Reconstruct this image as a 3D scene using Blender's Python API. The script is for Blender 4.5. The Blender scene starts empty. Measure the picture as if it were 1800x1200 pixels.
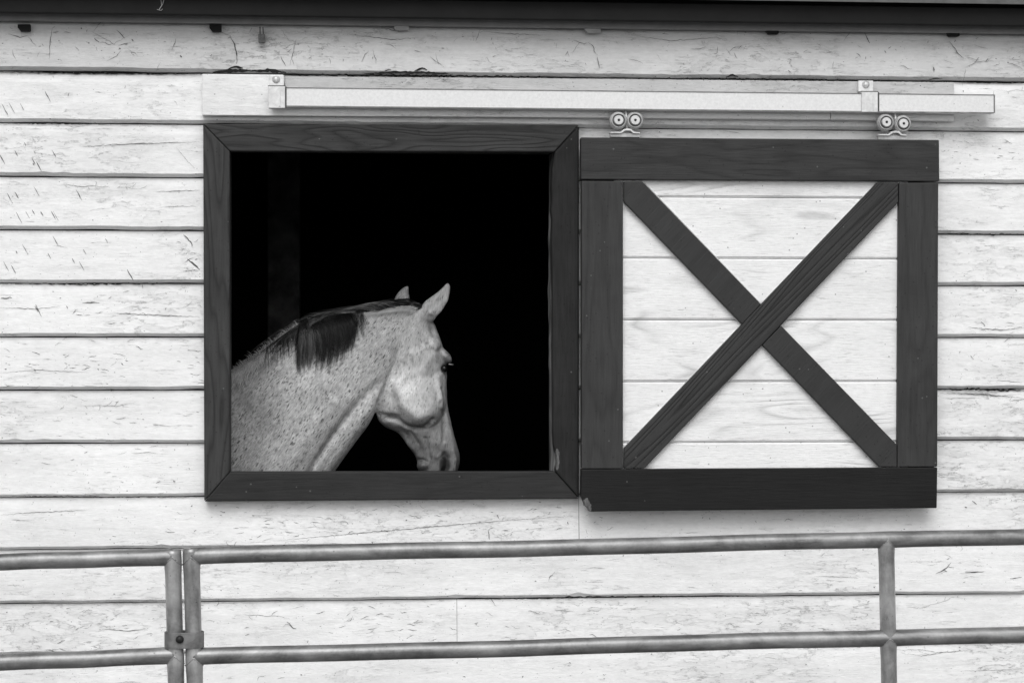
import bpy, bmesh, math, random
import numpy as np
from mathutils import Vector, Matrix
from mathutils.bvhtree import BVHTree

random.seed(7)
rng = np.random.default_rng(7)
SC = bpy.context.scene
COL = SC.collection

# ------------------------------------------------------------------ camera, sky, sun, exposure
YAW = math.radians(4.58)          # the wall runs away slightly to the right
PITCH = 16.0 / 3500.0
CAM = Vector((-0.51, -6.36, 1.70))
FPX = 3500.0                      # focal length in photo pixels (1800 wide)
cam_d = bpy.data.cameras.new('camera')
cam_d.lens = 70.0
cam_d.sensor_width = 36.0
cam_d.clip_end = 2000
cam = bpy.data.objects.new('camera', cam_d)
COL.objects.link(cam)
cam.location = CAM
cam.rotation_euler = (math.pi / 2 + PITCH, 0, -YAW)
SC.camera = cam

SUN_EL, SUN_AZ = math.radians(48), math.radians(188)   # overcast, brightest behind the viewer
w = bpy.data.worlds.new('World')
SC.world = w
w.use_nodes = True
wn = w.node_tree
wn.nodes.clear()
sky = wn.nodes.new('ShaderNodeTexSky')
sky.sky_type = 'NISHITA'
sky.sun_disc = False
sky.sun_elevation = SUN_EL
sky.sun_rotation = SUN_AZ
bw = wn.nodes.new('ShaderNodeRGBToBW')                 # a grey day on monochrome film
bg = wn.nodes.new('ShaderNodeBackground')
bg.inputs['Strength'].default_value = 0.13
wo = wn.nodes.new('ShaderNodeOutputWorld')
wn.links.new(sky.outputs[0], bw.inputs[0])
wn.links.new(bw.outputs[0], bg.inputs[0])
wn.links.new(bg.outputs[0], wo.inputs[0])

sd = bpy.data.lights.new('sun', 'SUN')
sd.energy = 1.1
sd.angle = math.radians(42)
sd.color = (1, 1, 1)
sun = bpy.data.objects.new('sun', sd)
COL.objects.link(sun)
sdir = Vector((math.sin(SUN_AZ) * math.cos(SUN_EL), math.cos(SUN_AZ) * math.cos(SUN_EL), math.sin(SUN_EL)))
sun.rotation_euler = sdir.to_track_quat('Z', 'Y').to_euler()
sun.location = sdir * 30

SC.view_settings.view_transform = 'Standard'
SC.view_settings.look = 'None'
SC.view_settings.gamma = 1
SC.view_settings.exposure = 0.72
SC.render.engine = 'CYCLES'
SC.cycles.max_bounces = 10
SC.cycles.diffuse_bounces = 5

# ------------------------------------------------------------------ photo pixel <-> world
_f = Vector((math.sin(YAW) * math.cos(PITCH), math.cos(YAW) * math.cos(PITCH), math.sin(PITCH)))
_r = Vector((math.cos(YAW), -math.sin(YAW), 0))
_u = _r.cross(_f)


def at(u, v, Y):
    """world point on the vertical plane y=Y seen at photo pixel (u, v)"""
    d = _f + _r * ((u - 900) / FPX) - _u * ((v - 600) / FPX)
    return CAM + d * ((Y - CAM.y) / d.y)


def px_of(P):
    """P: (n,3) array -> photo pixels (n,2)"""
    D = P - np.array(CAM)
    z = D @ np.array(_f)
    return np.stack([900 + FPX * (D @ np.array(_r)) / z, 600 - FPX * (D @ np.array(_u)) / z], 1)


# ------------------------------------------------------------------ object helpers
def empty(name, loc, label, cat, group=None):
    o = bpy.data.objects.new(name, None)
    COL.objects.link(o)
    o.location = loc
    o['label'] = label
    o['category'] = cat
    if group:
        o['group'] = group
    return o


def root_loc(o):
    p = Vector((0, 0, 0))
    while o is not None:
        p += o.location
        o = o.parent
    return p


def link(name, bm, mat, parent=None, smooth=False, bevel=0.0, seg=2, label=None):
    """bm in world coordinates -> one mesh object"""
    off = root_loc(parent)
    if off.length:
        bmesh.ops.translate(bm, verts=bm.verts, vec=-off)
    bmesh.ops.recalc_face_normals(bm, faces=bm.faces)
    me = bpy.data.meshes.new(name)
    bm.to_mesh(me)
    bm.free()
    me.materials.append(mat)
    if smooth:
        me.polygons.foreach_set('use_smooth', [True] * len(me.polygons))
    o = bpy.data.objects.new(name, me)
    COL.objects.link(o)
    o.parent = parent
    if bevel > 0:
        b = o.modifiers.new('bevel', 'BEVEL')
        b.width = bevel
        b.segments = seg
        b.limit_method = 'ANGLE'
        b.angle_limit = math.radians(40)
    if label:
        o['label'] = label
    return o


def box(bm, x0, x1, y0, y1, z0, z1):
    vs = [bm.verts.new((x, y, z)) for x in (x0, x1) for y in (y0, y1) for z in (z0, z1)]
    for f in ((0, 1, 3, 2), (4, 6, 7, 5), (0, 4, 5, 1), (2, 3, 7, 6), (0, 2, 6, 4), (1, 5, 7, 3)):
        bm.faces.new([vs[i] for i in f])
    return vs


def prism(bm, pts, y0, y1):
    """pts: list of (x,z) outline, extruded from y0 (front) to y1"""
    a = [bm.verts.new((p[0], y0, p[1])) for p in pts]
    b = [bm.verts.new((p[0], y1, p[1])) for p in pts]
    n = len(pts)
    bm.faces.new(a)
    bm.faces.new(b[::-1])
    for i in range(n):
        bm.faces.new([a[i], b[i], b[(i + 1) % n], a[(i + 1) % n]])


def pxprism(bm, px, y0, y1, Y=None):
    Yp = y0 if Y is None else Y
    prism(bm, [(lambda p: (p.x, p.z))(at(u, v, Yp)) for u, v in px], y0, y1)


def tube(bm, pts, rad, n=16, cap=True):
    """pts list of Vectors, rad float or list"""
    rings = []
    m = len(pts)
    ref = None
    for i, p in enumerate(pts):
        t = (pts[min(i + 1, m - 1)] - pts[max(i - 1, 0)]).normalized()
        if ref is None:
            ref = Vector((0, 1, 0)) if abs(t.y) < 0.9 else Vector((1, 0, 0))
        a = (ref - t * ref.dot(t)).normalized()
        ref = a
        b = t.cross(a)
        r = rad[i] if isinstance(rad, (list, tuple)) else rad
        rings.append([bm.verts.new(p + a * (r * math.cos(2 * math.pi * k / n)) + b * (r * math.sin(2 * math.pi * k / n))) for k in range(n)])
    for i in range(m - 1):
        for k in range(n):
            bm.faces.new([rings[i][k], rings[i][(k + 1) % n], rings[i + 1][(k + 1) % n], rings[i + 1][k]])
    if cap:
        bm.faces.new(rings[0][::-1])
        bm.faces.new(rings[-1])


def lathe_y(bm, c, prof, n=40):
    """prof: list of (radius, y offset) revolved about an axis along y through c"""
    rings = []
    for r, dy in prof:
        if r < 1e-6:
            rings.append([bm.verts.new((c.x, c.y + dy, c.z))])
        else:
            rings.append([bm.verts.new((c.x + r * math.cos(2 * math.pi * k / n), c.y + dy, c.z + r * math.sin(2 * math.pi * k / n))) for k in range(n)])
    for a, b in zip(rings[:-1], rings[1:]):
        for k in range(n):
            va = a if len(a) == 1 else [a[k], a[(k + 1) % n]]
            vb = b if len(b) == 1 else [b[k], b[(k + 1) % n]]
            if len(va) == 1 and len(vb) == 1:
                continue
            bm.faces.new(va + vb[::-1])


# ------------------------------------------------------------------ material helpers
class NT:
    def __init__(self, name):
        self.m = bpy.data.materials.new(name)
        self.m.use_nodes = True
        self.t = self.m.node_tree
        self.b = self.t.nodes['Principled BSDF']
        self.co = self.n('ShaderNodeTexCoord').outputs['Object']

    def n(self, kind, **kw):
        nd = self.t.nodes.new(kind)
        for k, v in kw.items():
            setattr(nd, k, v)
        return nd

    def put(self, sock, v):
        if isinstance(v, bpy.types.NodeSocket):
            self.t.links.new(v, sock)
        elif hasattr(sock.default_value, '__len__') and not hasattr(v, '__len__'):
            sock.default_value = (v, v, v, 1)[:len(sock.default_value)]
        else:
            sock.default_value = v

    def mapping(self, scale=(1, 1, 1), rot=(0, 0, 0), loc=(0, 0, 0), src=None):
        m = self.n('ShaderNodeMapping')
        self.put(m.inputs[0], src or self.co)
        m.inputs['Scale'].default_value = scale
        m.inputs['Rotation'].default_value = rot
        m.inputs['Location'].default_value = loc
        return m.outputs[0]

    def noise(self, vec, scale=5.0, detail=4.0, rough=0.5, dist=0.0):
        t = self.n('ShaderNodeTexNoise')
        self.put(t.inputs['Vector'], vec)
        t.inputs['Scale'].default_value = scale
        t.inputs['Detail'].default_value = detail
        t.inputs['Roughness'].default_value = rough
        t.inputs['Distortion'].default_value = dist
        return t.outputs[0]

    def vor(self, vec, scale=5.0, feature='F1', rand=1.0):
        t = self.n('ShaderNodeTexVoronoi', feature=feature)
        self.put(t.inputs['Vector'], vec)
        t.inputs['Scale'].default_value = scale
        t.inputs['Randomness'].default_value = rand
        return t

    def wave(self, vec, scale=5, dist=5, detail=2, dscale=1, direction='X'):
        t = self.n('ShaderNodeTexWave', bands_direction=direction)
        self.put(t.inputs['Vector'], vec)
        t.inputs['Scale'].default_value = scale
        t.inputs['Distortion'].default_value = dist
        t.inputs['Detail'].default_value = detail
        t.inputs['Detail Scale'].default_value = dscale
        return t.outputs['Fac']

    def rng(self, v, a, b, c=0.0, d=1.0):
        m = self.n('ShaderNodeMapRange')
        self.put(m.inputs[0], v)
        for i, q in enumerate((a, b, c, d)):
            m.inputs[i + 1].default_value = q
        return m.outputs[0]

    def math(self, op, a, b=0.0):
        m = self.n('ShaderNodeMath', operation=op)
        self.put(m.inputs[0], a)
        self.put(m.inputs[1], b)
        return m.outputs[0]

    def mix(self, f, a, b):
        m = self.n('ShaderNodeMix', data_type='RGBA')
        self.put(m.inputs[0], f)
        self.put(m.inputs[6], a)
        self.put(m.inputs[7], b)
        return m.outputs[2]

    def bump(self, h, strength=0.3, dist=0.002, prev=None):
        b = self.n('ShaderNodeBump')
        b.inputs['Strength'].default_value = strength
        b.inputs['Distance'].default_value = dist
        self.put(b.inputs['Height'], h)
        if prev:
            self.put(b.inputs['Normal'], prev)
        return b.outputs[0]

    def done(self, color, rough=0.6, metal=0.0, normal=None, spec=0.5):
        self.put(self.b.inputs['Base Color'], color)
        self.put(self.b.inputs['Roughness'], rough)
        self.put(self.b.inputs['Metallic'], metal)
        self.b.inputs['Specular IOR Level'].default_value = spec
        if normal:
            self.put(self.b.inputs['Normal'], normal)
        return self.m


def figure(T, vec, n_lines=9.0, scale=1.6, detail=2.0, width=0.28):
    """contour lines of a stretched noise: cathedral wood figure, 1 on the dark growth line"""
    n = T.noise(vec, scale, detail, 0.45)
    fr = T.math('FRACT', T.math('MULTIPLY', n, n_lines))
    up = T.rng(fr, 0.0, 1.0 - width, 0.0, 1.0)
    return T.math('MULTIPLY', T.math('POWER', up, 3.0), T.rng(fr, 1.0 - width, 1.0, 1.0, 0.0))


def mat_white(name, base=0.80, grain=1.0, wear=1.0, offs=0.0):
    T = NT(name)
    big = T.rng(T.noise(T.mapping((1, 1, 2.2), loc=(offs, 0, 0)), 1.7, 6, 0.65), 0.25, 0.75, 0.85, 1.06)
    grime = T.math('MULTIPLY', T.rng(T.noise(T.mapping((0.7, 1, 3.0), loc=(offs + 3.3, 0, 0.4)), 2.6, 7, 0.68), 0.52, 0.66), T.rng(T.noise(T.mapping((20, 30, 30)), 4, 5, 0.75), 0.35, 0.6, 0.5, 1.0))
    streak = T.rng(T.noise(T.mapping((3, 30, 55)), 2.0, 5, 0.62), 0.25, 0.75, 0.94, 1.03)
    mott = T.rng(T.noise(T.mapping((9, 30, 17)), 5.0, 5, 0.7), 0.3, 0.7, 0.92, 1.03)
    col = T.math('MULTIPLY', T.math('MULTIPLY', T.math('MULTIPLY', big, streak), mott), base)
    col = T.math('MULTIPLY', col, T.math('SUBTRACT', 1.0, T.math('MULTIPLY', grime, 0.13)))
    # patches where the top coat has flaked away: a slightly greyer layer with a broken, irregular rim
    where = T.rng(T.noise(T.mapping((1.0, 1, 2.4), loc=(2.0 + offs, 0, 1.0)), 1.9, 4, 0.6), 0.46, 0.62)
    flake = T.noise(T.mapping((2.4, 4, 9.5), loc=(offs, 0, 0)), 4.5, 9, 0.68, 0.25)
    inside = T.rng(flake, 0.515, 0.53)
    dlt = T.math('ABSOLUTE', T.math('SUBTRACT', flake, 0.52))
    broken = T.rng(T.noise(T.co, 26, 3, 0.6), 0.42, 0.56)
    rim = T.math('MULTIPLY', T.math('MULTIPLY', T.rng(dlt, 0.004, 0.013, 1.0, 0.0), where), broken)
    col = T.math('MULTIPLY', col, T.math('SUBTRACT', 1.0, T.math('MULTIPLY', T.math('MULTIPLY', inside, where), 0.07 * wear)))
    col = T.mix(T.math('MULTIPLY', rim, 0.50 * wear), col, 0.12)
    # hairline splits along the grain
    spl = T.noise(T.mapping((1.2, 6, 30)), 3.2, 7, 0.6, 0.15)
    sd_ = T.math('ABSOLUTE', T.math('SUBTRACT', spl, 0.5))
    sg = T.rng(T.noise(T.mapping((2.2, 1, 8)), 4.3, 4, 0.6), 0.57, 0.64)
    split = T.math('MULTIPLY', T.rng(sd_, 0.002, 0.008, 1.0, 0.0), sg)
    col = T.mix(T.math('MULTIPLY', split, 0.55 * wear), col, 0.10)
    # fine specks of dirt and chipped spots, two sizes
    gate = T.noise(T.co, 3.3, 4, 0.65)
    for sc_, th_, hi_, amt in ((150, 0.34, 0.90, 0.40), (75, 0.20, 0.93, 0.68)):
        v = T.vor(T.mapping((1.0, 1, 1.5), loc=(sc_ * 0.01, 0, 0)), sc_)
        cellr = T.n('ShaderNodeSeparateColor')
        T.put(cellr.inputs[0], v.outputs['Color'])
        d_ = T.math('ADD', v.outputs['Distance'], T.rng(T.noise(T.co, 260, 2, 0.5), 0.3, 0.7, -0.08, 0.08))
        sp = T.math('MULTIPLY', T.math('LESS_THAN', d_, T.rng(cellr.outputs[1], 0, 1, th_ * 0.4, th_)),
                    T.math('GREATER_THAN', cellr.outputs[0], T.rng(gate, 0.35, 0.7, 0.985, hi_)))
        col = T.mix(T.math('MULTIPLY', sp, amt * wear), col, 0.08)
    fine = T.noise(T.mapping((14, 60, 120)), 2.5, 4, 0.65)
    h = T.math('ADD', T.math('MULTIPLY', fine, 0.30 * grain), T.math('MULTIPLY', T.noise(T.mapping((3, 10, 9)), 6, 6, 0.7), 0.9))
    h = T.math('SUBTRACT', h, T.math('MULTIPLY', T.math('MULTIPLY', inside, where), 0.28))
    h = T.math('SUBTRACT', h, T.math('MULTIPLY', T.math('MAXIMUM', rim, split), 0.35))
    nrm = T.bump(h, 0.6, 0.004)
    return T.done(col, T.rng(fine, 0.3, 0.7, 0.5, 0.7), 0, nrm, 0.25)


def mat_panel():
    """white painted shutter boards with raised wood grain"""
    T = NT('white_grained_paint')
    fig = figure(T, T.mapping((0.75, 1, 4.4), loc=(0.62, 0, 0.35)), 15, 1.5, 1.6, 0.25)
    zone = T.rng(T.noise(T.mapping((1.0, 1, 3.0), loc=(4, 0, 2)), 2.6, 2, 0.5), 0.48, 0.62)
    fine = T.noise(T.mapping((11, 40, 120)), 2.0, 5, 0.72)
    big = T.rng(T.noise(T.mapping((1, 1, 3)), 2.2, 6, 0.65), 0.25, 0.75, 0.86, 1.03)
    fz = T.math('MULTIPLY', fig, zone)
    pits = T.math('MULTIPLY', T.rng(fine, 0.36, 0.44, 1.0, 0.0), T.rng(T.noise(T.mapping((3, 1, 7)), 3.0, 4, 0.6), 0.40, 0.60))
    col = T.math('MULTIPLY', big, 0.88)
    col = T.math('MULTIPLY', col, T.rng(T.noise(T.mapping((16, 30, 40)), 3.0, 5, 0.75), 0.3, 0.7, 0.90, 1.03))
    col = T.mix(T.math('MULTIPLY', fz, 0.38), col, 0.22)
    col = T.mix(T.math('MULTIPLY', pits, 0.45), col, 0.22)
    v = T.vor(T.co, 80)
    cr = T.n('ShaderNodeSeparateColor')
    T.put(cr.inputs[0], v.outputs['Color'])
    sp = T.math('MULTIPLY', T.math('LESS_THAN', v.outputs['Distance'], 0.2), T.math('GREATER_THAN', cr.outputs[0], 0.955))
    col = T.mix(T.math('MULTIPLY', sp, 0.6), col, 0.1)
    h = T.math('SUBTRACT', T.math('MULTIPLY', fine, 0.8), T.math('MULTIPLY', fz, 0.6))
    return T.done(col, 0.6, 0, T.bump(h, 0.6, 0.003), 0.25)


def mat_dark(name, axis='X', lo=0.022, hi=0.040, relief=0.5, chips=None, rough=0.55, lines=9.0, loc=(0, 0, 0), stretch=1.0):
    """dark painted timber, grain along the given axis"""
    T = NT(name)
    st = {'X': (1.0, 5.5, 6.0), 'Z': (6.0, 5.5, 1.0), 'D': (1.0, 5.5, 6.0)}[axis]
    fn = {'X': (6, 60, 95), 'Z': (95, 60, 6), 'D': (6, 60, 95)}[axis]
    src = T.co
    if axis == 'D':
        src = T.mapping((1, 1, 1), rot=(0, math.radians(46.3), 0))
    ax_ = {'X': 0, 'Z': 2, 'D': 0}[axis]
    st = tuple(q * (stretch if i_ == ax_ else 1.0) for i_, q in enumerate(st))
    fig = figure(T, T.mapping(st, loc=loc, src=src), lines, 1.5, 2.0, 0.25)
    fine = T.noise(T.mapping(fn, src=src), 2.0, 4, 0.65)
    big = T.noise(T.co, 4.5, 6, 0.68)
    f = T.math('ADD', T.math('MULTIPLY', T.rng(big, 0.3, 0.7), 0.55), T.math('MULTIPLY', T.rng(fine, 0.3, 0.7), 0.45))
    col = T.mix(T.rng(f, 0.0, 1.0), lo, hi)
    col = T.mix(T.math('MULTIPLY', fig, 0.85 * relief), col, lo * 0.25)
    for sc_, th_, hi_, val in ((70, 0.2, 0.975, 0.16), (110, 0.3, 0.94, lo * 0.4)):
        v = T.vor(T.co, sc_)
        cr = T.n('ShaderNodeSeparateColor')
        T.put(cr.inputs[0], v.outputs['Color'])
        sp = T.math('MULTIPLY', T.math('LESS_THAN', v.outputs['Distance'], th_), T.math('GREATER_THAN', cr.outputs[0], hi_))
        col = T.mix(T.math('MULTIPLY', sp, 0.5), col, val)
    if chips:
        for (cx, cz, rx, rz) in chips:      # bare wood where the paint has been chewed and knocked off
            sep = T.n('ShaderNodeSeparateXYZ')
            T.put(sep.inputs[0], T.n('ShaderNodeNewGeometry').outputs['Position'])
            dx = T.math('DIVIDE', T.math('SUBTRACT', sep.outputs[0], cx), rx)
            dz = T.math('DIVIDE', T.math('SUBTRACT', sep.outputs[2], cz), rz)
            d = T.math('ADD', T.math('MULTIPLY', dx, dx), T.math('MULTIPLY', dz, dz))
            d = T.math('ADD', d, T.rng(T.noise(T.co, 60, 3, 0.6), 0.3, 0.7, -0.45, 0.45))
            mk = T.rng(d, 0.85, 1.0, 1.0, 0.0)
            bare = T.mix(T.rng(T.noise(T.mapping((90, 60, 20)), 3, 4, 0.7), 0.3, 0.7), 0.035, 0.18)
            col = T.mix(mk, col, bare)
    h = T.math('ADD', T.math('MULTIPLY', T.math('SUBTRACT', 1.0, fig), relief), T.math('MULTIPLY', fine, 0.7))
    return T.done(col, rough, 0, T.bump(h, 0.55, 0.003), 0.2)


def mat_metal(name, lo, hi, metal=0.5, rough=0.42, scale=9.0, stretch=(1, 1, 1), blotch=0):
    T = NT(name)
    n1 = T.noise(T.mapping(stretch), scale, 6, 0.62, 0.4)
    n2 = T.noise(T.co, 140, 3, 0.6)
    f = T.math('ADD', T.rng(n1, 0.33, 0.67), T.math('MULTIPLY', T.rng(n2, 0.3, 0.7, -0.5, 0.5), 0.22))
    if blotch:      # dull zinc blooms and scuffs
        f = T.math('ADD', T.math('MULTIPLY', f, 0.55), T.math('MULTIPLY', T.rng(T.noise(T.co, 5.5, 5, 0.7, 0.6), 0.35, 0.65), 0.55))
    col = T.mix(T.rng(f, 0.0, 1.0), lo, hi)
    v = T.vor(T.co, 75)
    cr = T.n('ShaderNodeSeparateColor')
    T.put(cr.inputs[0], v.outputs['Color'])
    sp = T.math('MULTIPLY', T.math('LESS_THAN', v.outputs['Distance'], 0.16), T.math('GREATER_THAN', cr.outputs[0], 0.96))
    col = T.mix(T.math('MULTIPLY', sp, 0.5), col, lo * 0.35)
    return T.done(col, T.rng(n1, 0.3, 0.7, rough - 0.08, rough + 0.16), metal, T.bump(n2, 0.12, 0.001), 0.5)


def mat_plain(name, v, rough=0.6, metal=0.0, amp=0.25, scale=30, spec=0.35):
    T = NT(name)
    n = T.noise(T.co, scale, 5, 0.6)
    return T.done(T.rng(n, 0.25, 0.75, v * (1 - amp), v * (1 + amp)), rough, metal, T.bump(n, 0.2, 0.002), spec)


M_SIDING = mat_white('weathered_white_paint', 0.83)
M_FRIEZE = mat_white('eave_shaded_white_paint', 0.61, 1.0, 1.25, 5.0)  # eave shade put into the base tone of the cracked paint
M_LEDGER = mat_white('painted_ledger_board', 0.82, 1.0, 0.8, 9.0)
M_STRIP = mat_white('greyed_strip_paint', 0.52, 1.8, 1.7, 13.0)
M_BRK = mat_metal('dulled_bracket_steel', 0.56, 0.76, 0.1, 0.5, 45)
M_PANEL = mat_panel()
M_CRACK = mat_plain('dark_crack', 0.09, 0.9)
M_PLATE = mat_plain('greyed_plate_paint', 0.42, 0.6, 0, 0.3, 60)
M_GAP_AND_SHADE = mat_plain('dark_seam_and_shade', 0.018, 0.9, 0, 0.3, 30, 0.1)  # opened seams and the painted shade line under the frieze
M_PEEL = mat_plain('grey_peeled_wood', 0.30, 0.9)
M_FASCIA = mat_plain('dark_metal_fascia', 0.013, 0.7, 0.0, 0.2, 12, 0.12)
M_EDGE = mat_plain('grey_drip_edge', 0.20, 0.6, 0.0, 0.15, 20, 0.2)
M_BLACK = mat_plain('black_eave_block', 0.006, 0.9)  # flat black for the eave blocks
cj = at(979, 806, -0.03)
cb = at(1028, 890, -0.05)
M_CASING_X = mat_dark('dark_grained_paint_horizontal', 'X', 0.024, 0.052, 0.62, None, 0.6, 17, (0.4, 0, 0.2), 1.0)
M_CASING_B = mat_dark('dark_smooth_paint_horizontal', 'X', 0.018, 0.034, 0.2, None, 0.6, 6, (2, 0, 0.2))
M_CASING_Z = mat_dark('dark_grained_paint_upright', 'Z', 0.026, 0.058, 0.62, None, 0.6, 15, (0.1, 0, 0.5), 0.8)
M_CASING_R = mat_dark('dark_rough_paint', 'Z', 0.008, 0.030, 0.2, [(cj.x, cj.z, 0.007, 0.036)], 0.7, 5)
M_JAMB = mat_dark('worn_jamb_wood', 'Z', 0.05, 0.30, 0.9, None, 0.7, 6)
M_SHUT_X = mat_dark('dark_shutter_paint_horizontal', 'X', 0.022, 0.048, 0.35, None, 0.55, 8, (3, 0, 1))
M_SHUT_B = mat_dark('dark_shutter_paint_bottom', 'X', 0.007, 0.014, 0.15, [(cb.x, cb.z, 0.018, 0.028)], 0.6, 5)
M_SHUT_Z = mat_dark('dark_shutter_paint_upright', 'Z', 0.028, 0.052, 0.3, None, 0.55, 7)
M_SHUT_D = mat_dark('dark_brace_paint_smooth', 'D', 0.028, 0.042, 0.2, None, 0.55, 4, (1, 0, 4))
M_BRACE = mat_dark('dark_brace_paint', 'D', 0.024, 0.048, 0.75, None, 0.55, 17, (1.7, 0, 0.6), 0.35)
M_TRACK = mat_metal('white_painted_steel', 0.66, 0.76, 0.0, 0.5, 120)
M_HUB = mat_metal('pale_hub_steel', 0.55, 0.68, 0.1, 0.45, 60)
M_ZINC = mat_metal('bright_zinc', 0.42, 0.70, 0.3, 0.38, 50)
M_GALV = mat_metal('weathered_galvanised_pipe', 0.075, 0.34, 0.5, 0.36, 30, (0.25, 1, 1.0), 1)
M_GALV_P = mat_metal('weathered_galvanised_post', 0.13, 0.46, 0.5, 0.34, 28, (1, 1, 0.3), 1)
M_RUST = mat_plain('dark_rusted_iron', 0.09, 0.8, 0, 0.6, 90)
M_STRAP_SHADE = mat_metal('dull_steel_strap_and_shade', 0.10, 0.24, 0.4, 0.5, 25)  # clamp strap, and the painted shade strips along the rail
M_RUBBER_SHADE = mat_plain('dark_wheel_steel_and_shade', 0.07, 0.5, 0.2)  # wheel seals, and the painted shade strips by the brackets
M_RIM = mat_metal('wheel_rim_steel', 0.28, 0.50, 0.2, 0.45, 60)
M_DARKBOLT = mat_plain('blackened_bolt', 0.02, 0.5, 0.3)
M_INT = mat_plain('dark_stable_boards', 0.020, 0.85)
M_POST = mat_plain('stable_post_timber', 0.085, 0.8, 0, 1.0, 9)
M_ROOF = mat_plain('roof_sheet', 0.10, 0.5, 0.2)
M_DIRT = mat_plain('dry_dirt', 0.16, 0.95, 0.0, 0.3, 6)
M_HAY = mat_plain('trodden_straw', 0.05, 0.95, 0.0, 0.4, 20)

# ------------------------------------------------------------------ ground
bm = bmesh.new()
N = 40
gv = [[bm.verts.new((-400 + 800 * (i / N), -400 + 800 * (j / N), 0.0)) for j in range(N + 1)] for i in range(N + 1)]
for i in range(N):
    for j in range(N):
        bm.faces.new([gv[i][j], gv[i + 1][j], gv[i + 1][j + 1], gv[i][j + 1]])
g = link('ground', bm, M_DIRT)
g['kind'] = 'structure'
g['label'] = 'bare dry dirt ground of the paddock'

# ------------------------------------------------------------------ barn
barn = empty('barn', (0, 0.2, 0), 'white clapboard barn under a dark eave, with a dark-framed open window', 'barn')
XL, XR = -7.0, 7.0
rows_px = [128, 218, 312, 405, 498, 592, 685, 778, 872, 963, 1057, 1147, 1239, 1331, 1423, 1515]
ROWZ = [at(350, v, -0.010).z for v in [40] + rows_px]     # lap lines, top to bottom
ROWZ[-1] = 0.05
OX0, OX1 = at(383, 500, 0).x, at(997, 500, 0).x           # hole in the boards, behind the casings
OZ1, OZ0 = at(650, 243, 0).z, at(650, 853, 0).z
D_BOT, D_TOP = -0.0165, -0.0015


def siding_y(z):
    for k in range(len(ROWZ) - 1):
        zt, zb = ROWZ[k], ROWZ[k + 1]
        if zb <= z <= zt:
            return D_TOP + (D_BOT - D_TOP) * (zt - z) / (zt - zb - 0.011)
    return D_TOP


SEAMS = {9: [at(1017, 920, 0).x], 11: [at(803, 1100, 0).x, at(2050, 1100, 0).x], 4: [at(2000, 0, 0).x], 6: [at(-150, 0, 0).x]}


def board(bm, x0, x1, zt, zb, seed):
    """one lapped board with a chamfered drip edge and a slightly wavy lower edge"""
    r = random.Random(seed)
    n = max(2, int((x1 - x0) / 0.03))
    ph = [r.uniform(0, 6.28) for _ in range(5)]
    prof = []
    for i in range(n + 1):
        x = x0 + (x1 - x0) * i / n
        wv = 0.0011 * math.sin(2.1 * x + ph[0]) + 0.0006 * math.sin(9 * x + ph[1]) + 0.0006 * math.sin(23 * x + ph[2]) + r.gauss(0, 0.00035)
        cup = 0.0016 * math.sin(1.3 * x + ph[3]) + 0.0007 * math.sin(5 * x + ph[4])
        e = zb + wv
        zm = e + (zt - e) * 0.5
        ym = (D_TOP + D_BOT) / 2 - cup * 0.6
        nick = 0.0030 * max(0, r.gauss(0, 1) - 1.3)
        prof.append([(x, D_TOP + 0.012, zt - 0.0018), (x, D_TOP + 0.0045, zt - 0.0022), (x, D_TOP + 0.0005, zt - 0.016), (x, D_TOP - 0.0030, zt - 0.036), (x, ym, zm), (x, D_BOT - cup, e + 0.0112 + nick),
                     (x, D_BOT + 0.0012 - cup, e + 0.0098 + nick), (x, D_TOP - 0.0022, e + 0.0022), (x, D_TOP + 0.004, e + 0.0012), (x, D_TOP + 0.014, e + 0.0012)])
    vs = [[bm.verts.new(p) for p in row] for row in prof]
    for i in range(n):
        for k in range(len(prof[0]) - 1):
            f = bm.faces.new([vs[i][k], vs[i][k + 1], vs[i + 1][k + 1], vs[i + 1][k]])
            f.smooth = k in (1, 2)


bm = bmesh.new()
for k in range(1, len(ROWZ) - 1):
    zt, zb = ROWZ[k], ROWZ[k + 1]
    spans = [(XL, XR)]
    if zb < OZ1 and zt > OZ0:
        spans = [(XL, OX0), (OX1, XR)]
        # the two boards cut by the head and the sill of the hole run on above / below it behind the casing
    cuts = sorted(SEAMS.get(k, []))
    for a, b in spans:
        xs = [a] + [c for c in cuts if a < c < b] + [b]
        for i in range(len(xs) - 1):
            g0 = 0.0006 if i > 0 else 0
            g1 = 0.0006 if i < len(xs) - 2 else 0
            board(bm, xs[i] + g0, xs[i + 1] - g1, zt, zb, k * 10 + i)
sid = link('siding', bm, M_SIDING, barn, label='weathered white lapped boards with cracked and peeling paint')

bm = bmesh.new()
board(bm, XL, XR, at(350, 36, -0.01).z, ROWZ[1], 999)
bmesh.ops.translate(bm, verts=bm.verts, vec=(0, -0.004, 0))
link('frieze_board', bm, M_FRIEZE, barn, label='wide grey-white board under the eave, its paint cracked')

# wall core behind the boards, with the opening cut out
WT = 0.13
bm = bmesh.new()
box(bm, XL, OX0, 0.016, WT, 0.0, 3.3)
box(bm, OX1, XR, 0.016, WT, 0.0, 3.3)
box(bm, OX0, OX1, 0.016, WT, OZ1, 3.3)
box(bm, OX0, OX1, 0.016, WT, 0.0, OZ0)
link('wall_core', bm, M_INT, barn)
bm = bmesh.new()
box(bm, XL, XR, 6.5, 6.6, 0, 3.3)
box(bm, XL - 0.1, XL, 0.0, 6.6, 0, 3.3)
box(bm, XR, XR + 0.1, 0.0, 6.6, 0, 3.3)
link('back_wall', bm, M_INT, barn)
bm = bmesh.new()
box(bm, XL, XR, 0.13, 6.5, 0.004, 0.03)
link('stable_floor', bm, M_HAY, barn)
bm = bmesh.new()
box(bm, XL - 0.1, XR + 0.1, 0.0, 6.6, 3.3, 3.36)
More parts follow.
